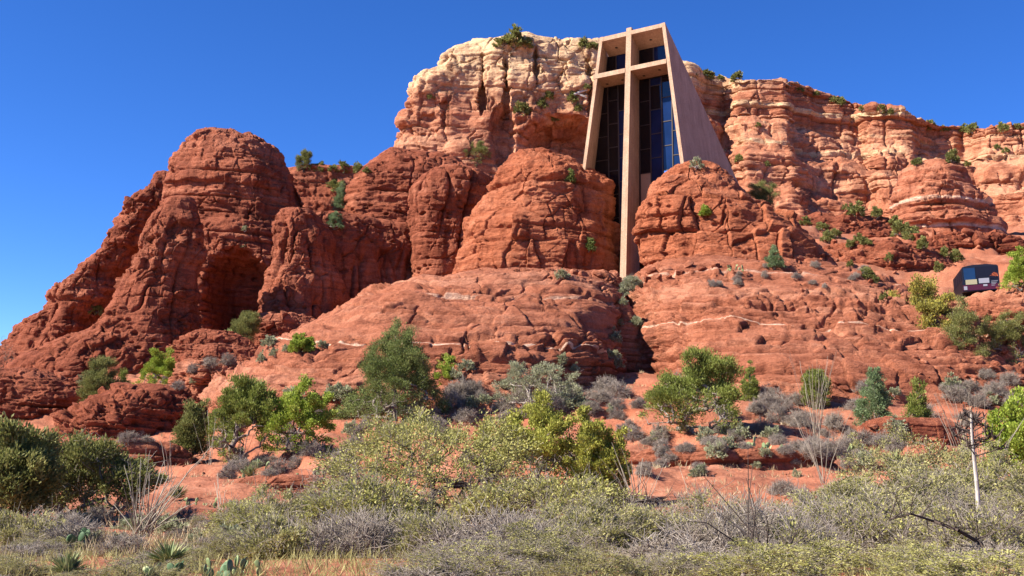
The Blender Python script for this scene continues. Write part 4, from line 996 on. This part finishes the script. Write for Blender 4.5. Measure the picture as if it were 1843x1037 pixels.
# bottom fill of grey and yellow brush between the named bushes
for k in range(72):
    x = RB.uniform(-30, 1880); D = RB.uniform(12.5, 19) if k < 46 else RB.uniform(10.2, 12.2)
    kd = RB.choice(['thorn', 'brush', 'dry', 'yellow', 'yellow'])
    if x < 480: kd = RB.choice(['dry', 'brush'])
    put(kd, x, 1000, RB.uniform(90, 190) * 15 / D * (.6 if x < 480 else 1), 'low tangled brush along the near edge of the slope', 'low tangled brush along the near edge', D, RB.uniform(.3, .5) if D > 12.3 else .36)
for k in range(30):
    x = RB.choice([RB.uniform(420, 1080), RB.uniform(1470, 1860), RB.uniform(360, 1860)]); D = RB.uniform(19, 31)
    if 1080 < x < 1470: D = RB.uniform(16, 20)
    put(RB.choice(['brush', 'yellow', 'thorn', 'yellow', 'dry']), x, 930, RB.uniform(110, 200) * 20 / D, 'low yellowish brush behind the near bushes', 'low yellowish brush behind the near bushes', D, RB.uniform(.5, .85))
for k in range(26):
    x = RB.uniform(1480, 1880); D = RB.uniform(20, 28) if x > 1680 else RB.uniform(17, 28)
    put(RB.choice(['brush', 'thorn', 'yellow', 'brush']), x, 930, RB.uniform(150, 240) * 20 / D, 'tangled brush around the dead stalk at right', 'tangled brush around the dead stalk', D, RB.uniform(.5, .9))
for nm, pr in PR.values():
    for o in pr:
        for ch in list(o.children): bpy.data.objects.remove(ch)
        bpy.data.objects.remove(o)


def stems(name, px, py, D, wands, label, mat_='ocot', cat='ocotillo'):
    """a fan of long thin stems: wands as tips in photo pixels, all rising from one foot"""
    p0 = at(px, py, D); p0 = drop(p0[0], p0[1]); SEED[0] += 1; rg = np.random.default_rng(SEED[0])
    A, B, ra, rb, T = [], [], [], [], []
    for tx, ty in wands:
        q = at(tx, ty, p0[1] + rg.uniform(-.6, .6) * .05 * D) - p0; base = rg.normal(0, .08, 3) * np.array([1, 1, 0]); L = np.linalg.norm(q)
        n = 8; t = np.linspace(0, 1, n + 1)[:, None]
        pts = base + q * (t * .75 + .25 * t * t) + np.array([0, 0, 1.0]) * .10 * L * np.sin(t * 3.0) * rg.uniform(-.2, 1) + rg.normal(0, .012 * L, (n + 1, 3)) * t * (1 - t * .5)
        r = np.linspace(.016, .007, n + 1) * (1 if D > 40 else .85) * rg.uniform(.75, 1.2)
        A.append(pts[:-1]); B.append(pts[1:]); ra.append(r[:-1]); rb.append(r[1:]); T.append(np.full(n * 10, np.clip(rg.normal(.5, .25), 0, 1)))
    V, F = sticks(np.concatenate(A), np.concatenate(B), np.concatenate(ra), np.concatenate(rb), 5)
    root = empty(name, p0 - np.array([0, 0, .05]), label, cat)
    mesh_obj('stems', V, F, LM[mat_], None, True, {'tone': np.concatenate(T)}).parent = root
    return root


def fan(x0, x1, y, jit, n, seed, below=0.0):
    r = random.Random(seed); o = []
    for i in range(n):
        t = (i + .5) / n
        o.append((x0 + (x1 - x0) * t + r.uniform(-8, 8), y + r.uniform(-jit, jit) + below * abs(2 * t - 1) ** 1.6))
    return o


stems('ocotillo', 252, 990, 22, fan(214, 345, 850, 38, 34, 1, 30) + [(372, 800), (376, 815), (340, 905), (330, 930), (300, 905), (322, 915)], 'tall cluster of grey ocotillo wands in the left foreground')
stems('ocotillo', 1468, 765, 58, fan(1440, 1500, 668, 22, 16, 2) + [(1415, 628), (1420, 640), (1504, 632), (1492, 640)], 'ocotillo with long wands against the right slickrock dome')
stems('ocotillo', 1485, 855, 42, [(1412, 722), (1420, 735), (1432, 722), (1445, 760), (1500, 740), (1535, 735), (1455, 745), (1475, 760)], 'thin ocotillo beside the prickly pears on the red ledge')
stems('ocotillo', 1150, 925, 32, fan(1095, 1180, 838, 16, 15, 3) + [(1103, 795), (1118, 803), (1192, 822), (1188, 880)], 'pale ocotillo wands right of the yellow green broadleaf bush')
stems('ocotillo', 1252, 925, 34, [(1228, 838), (1248, 852), (1270, 872), (1276, 858), (1322, 862)], 'few bare wands before the shaded ledge right of centre')
stems('ocotillo', 1762, 872, 36, fan(1682, 1770, 730, 28, 18, 4) + [(1680, 702), (1700, 705), (1845, 745), (1830, 760), (1815, 780), (1795, 770)], 'pale leaning ocotillo behind the dead stalk at right')
stems('ocotillo', 380, 808, 56, [(365, 742), (372, 735), (385, 740), (392, 752), (352, 760)], 'small ocotillo at the foot of the narrow darker juniper')
stems('ocotillo', 305, 850, 45, [(290, 790), (300, 782), (310, 796), (318, 800), (296, 800)], 'short ocotillo on the low pink ledge at left')
stems('ocotillo', 438, 812, 57, [(434, 730), (452, 765), (460, 770), (448, 775)], 'few thin pale wands before the full green juniper')
stems('ocotillo', 470, 900, 33, [(455, 845), (478, 850), (462, 862)], 'three thin wands on the slope left of centre')
stems('ocotillo', 398, 900, 34, [(388, 850), (394, 858), (402, 880), (385, 866)], 'few thin wands right of the tall ocotillo cluster')
stems('ocotillo', 497, 635, 118, [(488, 592), (495, 598), (502, 600)], 'tiny ocotillo before the wall of the short fin', 'ocot')
stems('ocotillo', 720, 985, 17, [(700, 930), (735, 925), (770, 940), (690, 960)], 'dry stems in the brush below the wide mesquite', 'stalk', 'dry plant')


def pads(name, px, py, D, n, spread, size, label, mt='pear', h=2, on=False):
    """a prickly pear: flat oval pads standing on one another"""
    if on: p0 = hit(px, py)
    else: p0 = at(px, py, D); p0 = drop(p0[0], p0[1])
    if p0 is None: return
    SEED[0] += 1; rg = np.random.default_rng(SEED[0]); k = p0[1] / FPX
    nu, nv = 10, 7
    th = np.linspace(0, 2 * math.pi, nu, endpoint=False); ph = np.linspace(.05, math.pi - .05, nv)
    S = np.stack([np.sin(ph)[:, None] * np.cos(th), .17 * np.sin(ph)[:, None] * np.sin(th), -np.cos(ph)[:, None] + 0 * th], -1).reshape(-1, 3)
    S[:, 0] *= .82 + .18 * S[:, 2]; Fq = grid_faces(nv, nu, True)
    tips = []; root = empty(name, p0, label, 'cactus')
    for i in range(n):
        s = size * k * rg.uniform(.65, 1.15) / 2
        if i < max(2, n // h) or not tips: b = np.array([rg.normal(0, .42), rg.normal(0, .25), 0]) * spread * k; b[2] = float(ground_z(p0[0] + b[0], p0[1] + b[1])) - p0[2] if not on else 0; tl = rg.normal(0, .25, 2)
        else: b, tl0 = tips[rg.integers(max(0, len(tips) - 0) and 0, max(1, int(len(tips) * .6)))]; tl = tl0 + rg.normal(0, .45, 2)
        yaw = rg.normal(0.5, .8); cyw, syw = math.cos(yaw), math.sin(yaw)
        ax = np.array([math.sin(tl[0]), math.sin(tl[1]) * .6, 1.0]); ax /= np.linalg.norm(ax)
        xx = np.array([cyw, syw, 0]); xx -= ax * (xx @ ax); xx /= np.linalg.norm(xx); yy = np.cross(ax, xx)
        v = b + ax * s * .95 + s * (S[:, :1] * xx * .78 + S[:, 1:2] * yy + S[:, 2:3] * ax)
        tips.append((b + ax * s * 1.85, tl))
        mesh_obj('pad', v, Fq, LM[mt], None, True, {'tone': np.clip(rg.normal(.5, .2) + .12 * rg.normal(0, 1, len(v)), 0, 1)}).parent = root


for a in ((1165, 798, 54, 24, 42, 11, 'left patch of prickly pear on the red ledge, nearest the broad juniper'), (1215, 812, 52, 28, 62, 11, 'second patch of prickly pear from the left on the red ledge'),
          (1365, 795, 54, 26, 60, 12, 'prickly pear patch on the red ledge below the broad juniper shadow'), (1410, 802, 53, 14, 24, 13, 'tall pale prickly pear at the end of the ledge patch'),
          (1520, 795, 55, 22, 40, 14, 'prickly pear behind the thin ocotillo'), (1330, 828, 49, 6, 34, 13, 'few fallen prickly pear pads on the bare ledge'),
          (175, 788, 62, 16, 34, 13, 'prickly pear on the low mound at left'), (480, 830, 52, 16, 60, 10, 'prickly pear among dry shrubs below the bright lime green bush'),
          (590, 838, 48, 20, 90, 11, 'long prickly pear patch left of the wide mesquite'), (360, 885, 38, 10, 30, 9, 'small prickly pear on the slope right of the tall wand cluster'),
          (412, 900, 36, 9, 40, 10, 'small prickly pear below the bare pink slope'), (1690, 725, 66, 5, 14, 16, 'single prickly pear on the slope at right')):
    pads('prickly_pear', *a[:6], a[6])
pads('prickly_pear', 1318, 488, 0, 14, 22, 7, 'prickly pear on top of the right slickrock dome', on=True)
pads('prickly_pear', 146, 998, 17, 16, 40, 21, 'upright dark prickly pear in front of the large olive juniper', 'peardark')
pads('prickly_pear', 365, 1050, 11, 14, 60, 25, 'dark round prickly pear pads at the bottom edge', 'peardark')
pads('prickly_pear', 430, 1050, 11.5, 16, 70, 22, 'pale prickly pear pads right of the dark round pads', 'pear')
pads('prickly_pear', 255, 1058, 11, 9, 70, 20, 'low prickly pear pads at the bottom left edge', 'pear')


def rosette(name, px, py, D, rpx, n, label, up=.5, cat='yucca'):
    p0 = at(px, py, D); p0 = drop(p0[0], p0[1]); SEED[0] += 1; rg = np.random.default_rng(SEED[0]); r = rpx * p0[1] / FPX
    a = rg.random(n) * 2 * math.pi; el = np.abs(rg.normal(up, .42, n)); el = np.clip(el, .05, 1.5)
    d = np.stack([np.cos(a) * np.cos(el), np.sin(a) * np.cos(el), np.sin(el)], 1); L = r * (.75 + .4 * rg.random((n, 1)))
    b = np.array([0, 0, .18 * r]); _, u, v = frame(d); w = .035 * r + .008
    m = b + d * L * .5 + np.array([0, 0, .04 * r]); t = b + d * L
    V = np.stack([b + u * w, m + u * w, t, m - u * w, b - u * w, m + v * w * .5], 1).reshape(-1, 3)
    f = np.array([[0, 1, 5, 4], [4, 5, 3, 4], [1, 2, 5, 5], [5, 2, 3, 3]])
    F = []
    for i in range(n):
        k = i * 6; F += [(k, k + 1, k + 5, k + 4), (k + 4, k + 5, k + 3), (k + 1, k + 2, k + 5), (k + 5, k + 2, k + 3)]
    root = empty(name, p0, label, cat)
    mesh_obj('blades', V, F, LM['yucca'], None, False, {'tone': np.repeat(np.clip(rg.normal(.5, .25, n), 0, 1), 6)}).parent = root
    return root


rosette('yucca', 303, 1022, 13, 46, 150, 'spiky green yucca rosette at the bottom left'); rosette('yucca', 120, 1045, 11.5, 44, 120, 'spiky yucca rosette in the bottom left corner', .7)
rosette('yucca', 170, 960, 19, 24, 90, 'small yucca under the large olive juniper', .8); rosette('yucca', 322, 870, 40, 26, 110, 'yucca above the tall wand cluster', .8)
rosette('yucca', 450, 850, 48, 24, 110, 'pale yucca among the dry shrubs left of centre', .8); rosette('yucca', 1612, 805, 48, 40, 150, 'spreading yucca above the large brownish bush', .8)
rosette('yucca', 1690, 1010, 17, 36, 100, 'green grassy yucca at the foot of the dead stalk', 1.0); rosette('yucca', 1460, 990, 19, 30, 90, 'pale grassy yucca in the grey brush at right', .9)


def dead_stalk():
    p0 = at(1758, 1005, 18.5); p0 = drop(p0[0], p0[1]); k = p0[1] / FPX; rg = np.random.default_rng(91)
    root = empty('agave_stalk', p0, 'tall pale dead agave stalk standing above the right foreground brush', 'dead agave')
    top = at(1752, 745, p0[1]) - p0
    n = 14; pts = np.array([top * t + np.array([.04 * math.sin(5 * t), 0, 0]) for t in np.linspace(0, 1, n + 1)]); r = np.linspace(.05, .018, n + 1)
    V, F = sticks(pts[:-1], pts[1:], r[:-1], r[1:], 7)
    mesh_obj('pole', V, F, LM['stalk'], None, True, {'tone': rg.random(len(V))}).parent = root
    A, B = [], []
    for i in range(26):
        t = .68 + .31 * i / 26; b = top * t; a = rg.random() * 6.28; d = np.array([math.cos(a), math.sin(a), .35]) * (.42 - .25 * (t - .68) / .32) * rg.uniform(.6, 1.1)
        e = b + d; A += [b]; B += [e]
        for q in range(7): A.append(e); B.append(e + rg.normal(0, .06, 3) + np.array([0, 0, .05]))
    V, F = sticks(np.array(A), np.array(B), np.full(len(A), .011), np.full(len(A), .009), 4)
    mesh_obj('seed_branches', V, F, BK['dark'], None, True).parent = root


dead_stalk()


def snag(px, py, D, path, label, r0=.05, mt='dark'):
    p0 = at(px, py, D); p0 = drop(p0[0], p0[1]); rg = np.random.default_rng(int(px))
    pts = np.array([at(x, y, p0[1] + (i % 2) * .25) for i, (x, y) in enumerate(path)]) - p0
    pts = np.concatenate([[pts[0] * 0], pts]); r = np.linspace(r0, r0 * .3, len(pts)); A, B, ra, rb = list(pts[:-1]), list(pts[1:]), list(r[:-1]), list(r[1:])
    for i in range(26):
        j = rg.integers(1, len(pts) - 1); t = rg.random(); b = pts[j] * (1 - t) + pts[j + 1] * t; d = rg.normal(0, .22, 3) + np.array([0, 0, .12]); m = b + d
        A += [b, m]; B += [m, m + d * .7 + rg.normal(0, .1, 3)]; ra += [r0 * .22, r0 * .14]; rb += [r0 * .14, r0 * .07]
    V, F = sticks(np.array(A), np.array(B), np.array(ra), np.array(rb), 5)
    root = empty('dead_branch', p0, label, 'dead branch'); mesh_obj('limbs', V, F, BK[mt], None, True).parent = root


snag(1792, 1030, 14, [(1785, 1000), (1760, 975), (1725, 955), (1680, 938), (1640, 925), (1600, 935)], 'thick dark dead branch arching over the lower right brush', .034)
snag(1445, 1060, 11.8, [(1430, 1025), (1405, 1005), (1375, 1000), (1345, 990)], 'dark crooked dead branch at the bottom right of centre', .04)
snag(1150, 950, 19, [(1165, 920), (1180, 900), (1130, 905), (1100, 925)], 'bare dark branches at the right of the second mesquite', .035)
snag(1418, 520, 108, [(1420, 515), (1424, 507), (1432, 500), (1440, 496)], 'twisted pale dead shrub on the right slickrock dome', .09, 'dry')


def tufts():                                        # dry grass over the slope, beyond counting
    rg = np.random.default_rng(17); Pt, Dr, L = [], [], []
    y = 11 * (92 / 11) ** rg.random(5200); x = y * rg.uniform(-.5, .5, 5200)
    m = (noise(np.stack([x / 5, y / 5, 0 * x], -1), 3) + .35 * rg.random(5200) > .12) & (y > 15)
    x, y = x[m], y[m]; z = ground_z(x, y)
    n = 12
    b = np.stack([x, y, z], -1)[:, None] + rg.normal(0, .10, (len(x), n, 3)) * np.array([1, 1, 0])
    d = rg.normal(0, .6, (len(x), n, 3)) + np.array([0, 0, 1.0])
    l = np.repeat(.12 + .2 * rg.random(len(x)), n); w = np.maximum(.007, .00055 * np.repeat(y, n))
    V, F = leafquads(b.reshape(-1, 3), d.reshape(-1, 3), l, w, rg)
    o = mesh_obj('dry_grass', V, F, LM['straw'], None, False, {'tone': np.repeat(np.clip(rg.normal(.5, .22, len(l)), 0, 1), 4)})
    tag(o, 'straw coloured dry grass tufts over the red slope', 'grass', None, 'stuff')
    y = rg.uniform(10.5, 20, 2600); x = y * rg.uniform(-.52, .52, 2600); n = 10; z = ground_z(x, y)                            # thick near band
    b = np.stack([x, y, z], -1)[:, None] + rg.normal(0, .10, (len(x), n, 3)) * np.array([1, 1, 0]); d = rg.normal(0, .5, (len(x), n, 3)) + np.array([0, 0, .9])
    l = np.repeat(.07 + .14 * rg.random(len(x)), n)
    V, F = leafquads(b.reshape(-1, 3), d.reshape(-1, 3), l, np.full(len(l), .008), rg)
    o = mesh_obj('dry_grass', V, F, LM['scrub'], None, False, {'tone': np.repeat(np.clip(rg.normal(.5, .22, len(l)), 0, 1), 4)})
    tag(o, 'dull dry grass along the near edge', 'grass', None, 'stuff')


tufts()

# ------------------------------------------------------------------ loose rock
def stone_mesh(seed, flat=.7):
    import bmesh
    bm = bmesh.new(); bmesh.ops.create_icosphere(bm, subdivisions=4, radius=1.0)
    P = np.array([v.co[:] for v in bm.verts]); f1, f2, idr, tl = worley(P * .9 + 9, seed)
    rg = np.random.default_rng(seed)
    for k in range(9):                               # planes broken off
        nrm = rg.normal(size=3); nrm /= np.linalg.norm(nrm); dd = P @ nrm; c = rg.uniform(.45, .8); P = P - nrm * (np.maximum(0, dd - c))[:, None] * .92
    P = P * (1 + .10 * fbm(P * 1.8, 3, seed) + .05 * (idr - .5))[:, None] * np.array([1, .85, flat])
    F = np.array([[v.index for v in f.verts] for f in bm.faces]); bm.free()
    return P, F


def stones():
    ms = []
    for i in range(6):
        P, F = stone_mesh(40 + i, .55 + .1 * (i % 3)); o = mesh_obj('boulder', P, F, M['red'] if i % 2 else M['slick'], None, True, {'tone': .5 + .3 * noise(P * 1.5, i), 'pale': 0 * P[:, 0]})
        ms.append(o)
    rb = random.Random(3)
    def put_(px, py, w, lb, gr):
        p = hit(px, py)
        if p is None: return
        s = w * p[1] / FPX / 2; o = rb.choice(ms).copy(); C.objects.link(o); o.location = tuple(p + np.array([0, 0, s * .12])); o.scale = (s * rb.uniform(.8, 1.2), s, s * rb.uniform(.75, 1.1)); o.rotation_euler = (rb.uniform(-.3, .3), rb.uniform(-.3, .3), rb.uniform(0, 6.3))
        tag(o, lb, 'boulder', gr)
    for x, y, w in ((1295, 628, 0),): pass
    A = ('red block of rock fallen at the base of the right chapel butte', 'fallen blocks at the right chapel butte')
    for x, y, w in ((1165, 505, 22), (1185, 498, 20), (1205, 500, 16), (1225, 492, 22), (1245, 490, 14), (1265, 486, 18), (1290, 480, 20), (1175, 490, 26), (1240, 478, 24), (1200, 486, 24), (1310, 478, 12), (1220, 505, 10), (1255, 500, 10)): put_(x, y, w, *A)
    B_ = ('red block of rock fallen at the base of the left chapel butte', 'fallen blocks at the left chapel butte')
    for x, y, w in ((1030, 492, 26), (1050, 497, 22), (1075, 496, 20), (1105, 494, 20), (1090, 505, 12), (1015, 500, 14), (1062, 508, 10), (1100, 510, 14), (1085, 490, 16), (990, 500, 12)): put_(x, y, w, *B_)
    C_ = ('angular red rock lying on the slope below the slickrock domes', 'angular rocks on the slope below the domes')
    for x, y, w in ((1072, 712, 30), (1090, 690, 34), (1060, 738, 18), (1110, 700, 16), (1085, 755, 16), (1030, 748, 14), (1100, 725, 18), (1125, 680, 20), (1120, 735, 12), (870, 710, 16), (890, 690, 20), (1150, 745, 14), (1520, 700, 22), (1505, 690, 16)): put_(x, y, w, *C_)
    D_ = ('red broken stone among the bushes at the right end of the ledge', 'broken stones at the right end of the ledge')
    for x, y, w in ((1655, 800, 30), (1672, 808, 24), (1690, 805, 26), (1700, 795, 22), (1640, 795, 20), (1710, 812, 18), (1680, 792, 20), (1665, 815, 16), (1628, 768, 30), (1600, 775, 34), (1570, 770, 26)): put_(x, y, w, *D_)
    E_ = ('small red rock tumbled down the slope at right below the bus', 'tumbled rocks on the right slope')
    for i in range(44):
        x = rb.uniform(1640, 1840); y = rb.uniform(620, 745); put_(x, y, rb.uniform(6, 20), *E_)
    F_ = ('small loose red rock on the slope', 'small loose rocks on the slope')
    for i in range(240):
        x = rb.uniform(300, 1740); y = rb.uniform(690, 920); put_(x, y, 3 + 10 * rb.random() ** 2.2, *F_)
    G_ = ('red rock lying on the ledges below the banded cliff', 'rocks on the ledges below the banded cliff')
    for i in range(60):
        x = rb.uniform(1400, 1843); y = rb.uniform(395, 560); put_(x, y, rb.uniform(5, 18), *G_)
    for o in ms: bpy.data.objects.remove(o)


stones()


# ------------------------------------------------------------------ the bus on the drive, and the fallen log
def tour_bus():
    p0 = at(1768, 531, 101); k = 102 / FPX
    w, h, L = 62 * k, 56 * k, 7.0
    yw = math.radians(-16)
    root = empty('tour_bus', p0, 'dark blue tour bus seen from behind on the slope at right, half hidden by trees', 'bus')
    root.rotation_euler = (0, math.radians(-4), yw)
    mb = simple('dark_blue_bus_paint', (0.003, 0.0035, 0.010), 0.4, 0.1, 2.0, 0.5); mg = simple('bus_window_glass', (0.008, 0.03, 0.085), 0.3, 0.1, 1.0, 0.3)
    mn = simple('navy_panel', (0.003, 0.0035, 0.012), 0.45, .1, 1, .3); mc = simple('cream_panel', (0.30, 0.27, 0.17), 0.5); mw = simple('pale_grey_panel', (0.25, 0.25, 0.29), 0.4)
    mp = simple('purple_red_band', (0.06, 0.009, 0.025), 0.35); mk = simple('black_rubber', (0.01, 0.01, 0.01), 0.8); mo = simple('orange_red_paint', (0.5, 0.12, 0.05), .5)
    prof = [(-w / 2, .42), (-w / 2, h * .91), (-w * .46, h * .955), (-w * .2, h * 1.0), (w * .2, h * 1.0), (w * .46, h * .955), (w / 2, h * .91), (w / 2, .42)]
    n = len(prof); V = [(x, 0, z) for x, z in prof] + [(x, L, z) for x, z in prof]
    F = [tuple(range(n)), tuple(range(2 * n - 1, n - 1, -1))] + [(i, i + n, (i + 1) % n + n, (i + 1) % n) for i in range(n)]
    par = lambda o: setattr(o, 'parent', root)
    par(mesh_obj('body', V, F, mb))

    def plate(name, x0, x1, z0, z1, m, y=-.02, t=.03):
        V = [(x0, y - t, z0), (x1, y - t, z0), (x1, y - t, z1), (x0, y - t, z1), (x0, y, z0), (x1, y, z0), (x1, y, z1), (x0, y, z1)]
        par(mesh_obj(name, V, [(0, 1, 2, 3), (7, 6, 5, 4), (0, 4, 5, 1), (1, 5, 6, 2), (2, 6, 7, 3), (3, 7, 4, 0)], m))
    X = lambda f: -w / 2 + w * f
    plate('rear_window', X(.05), X(.36), h * .52, h * .90, mg); plate('rear_window', X(.37), X(.95), h * .52, h * .92, mn)
    plate('notice_panel', X(.08), X(.39), h * .36, h * .52, mc, -.055); plate('notice_panel', X(.44), X(.72), h * .38, h * .54, mw, -.055)
    plate('bumper_band', X(.0), X(1.0), h * .17, h * .35, mp); plate('number_plate', X(.02), X(.11), h * .19, h * .31, mw, -.055)
    plate('number_plate', X(.55), X(.66), h * .28, h * .34, mw, -.055)
    for i in range(4): plate('lettering_stripe', X(.77), X(.95 - .03 * i), h * (.42 - .045 * i), h * (.435 - .045 * i), mw, -.055, .01)
    V = [(X(.74), -.05, h * .60), (X(.97), -.05, h * .58), (X(.95), -.05, h * .68), (X(.90), -.05, h * .72), (X(.85), -.05, h * .71), (X(.80), -.05, h * .65)]; V += [(x, -.02, z) for x, y, z in V]
    par(mesh_obj('rock_emblem', V, [tuple(range(6)), tuple(range(11, 5, -1))] + [(i, i + 6, (i + 1) % 6 + 6, (i + 1) % 6) for i in range(6)], mo))
    for sx in (-1, 1):                               # wheels and side mirror
        nn = 18; a = np.linspace(0, 2 * math.pi, nn, endpoint=False)
        V = [(sx * (w / 2 - .35) , 1.6 + .48 * math.cos(t), .48 + .48 * math.sin(t)) for t in a] + [(sx * (w / 2 - .02), 1.6 + .48 * math.cos(t), .48 + .48 * math.sin(t)) for t in a]
        par(mesh_obj('wheel', V, [tuple(range(nn)), tuple(range(2 * nn - 1, nn - 1, -1))] + [(i, i + nn, (i + 1) % nn + nn, (i + 1) % nn) for i in range(nn)], mk))
    for i in range(4):
        y0 = .5 + i * 1.5; x = -w / 2 - .02
        V = [(x, y0, h * .52), (x, y0 + 1.3, h * .52), (x, y0 + 1.3, h * .84), (x, y0, h * .84)]; V += [(a + .03, b, c) for a, b, c in V]
        par(mesh_obj('side_window', V, [(0, 1, 2, 3), (7, 6, 5, 4), (0, 4, 5, 1), (1, 5, 6, 2), (2, 6, 7, 3), (3, 7, 4, 0)], mn))


tour_bus()


def log():
    p = hit(1046, 172); 
    if p is None: return
    k = p[1] / FPX; root = empty('fallen_log', p + np.array([0, -.5, .4]), 'pale fallen log on the slope beside the top of the chapel', 'log')
    A = np.array([(-14, 0, -3), (-4, 0, 2), (-8, 0, -1), (-2, 0, -4)]) * k; B = np.array([(-4, 0, 2), (11, 0, 7), (8, 0, -5), (10, 0, -8)]) * k
    V, F = sticks(A, B, np.array([2.4, 2.2, 1.4, 1.2]) * k, np.array([2.2, 1.0, .8, .6]) * k, 7)
    mesh_obj('trunk', V, F, LM['stalk'], None, True, {'tone': np.full(len(V), .8)}).parent = root


log()
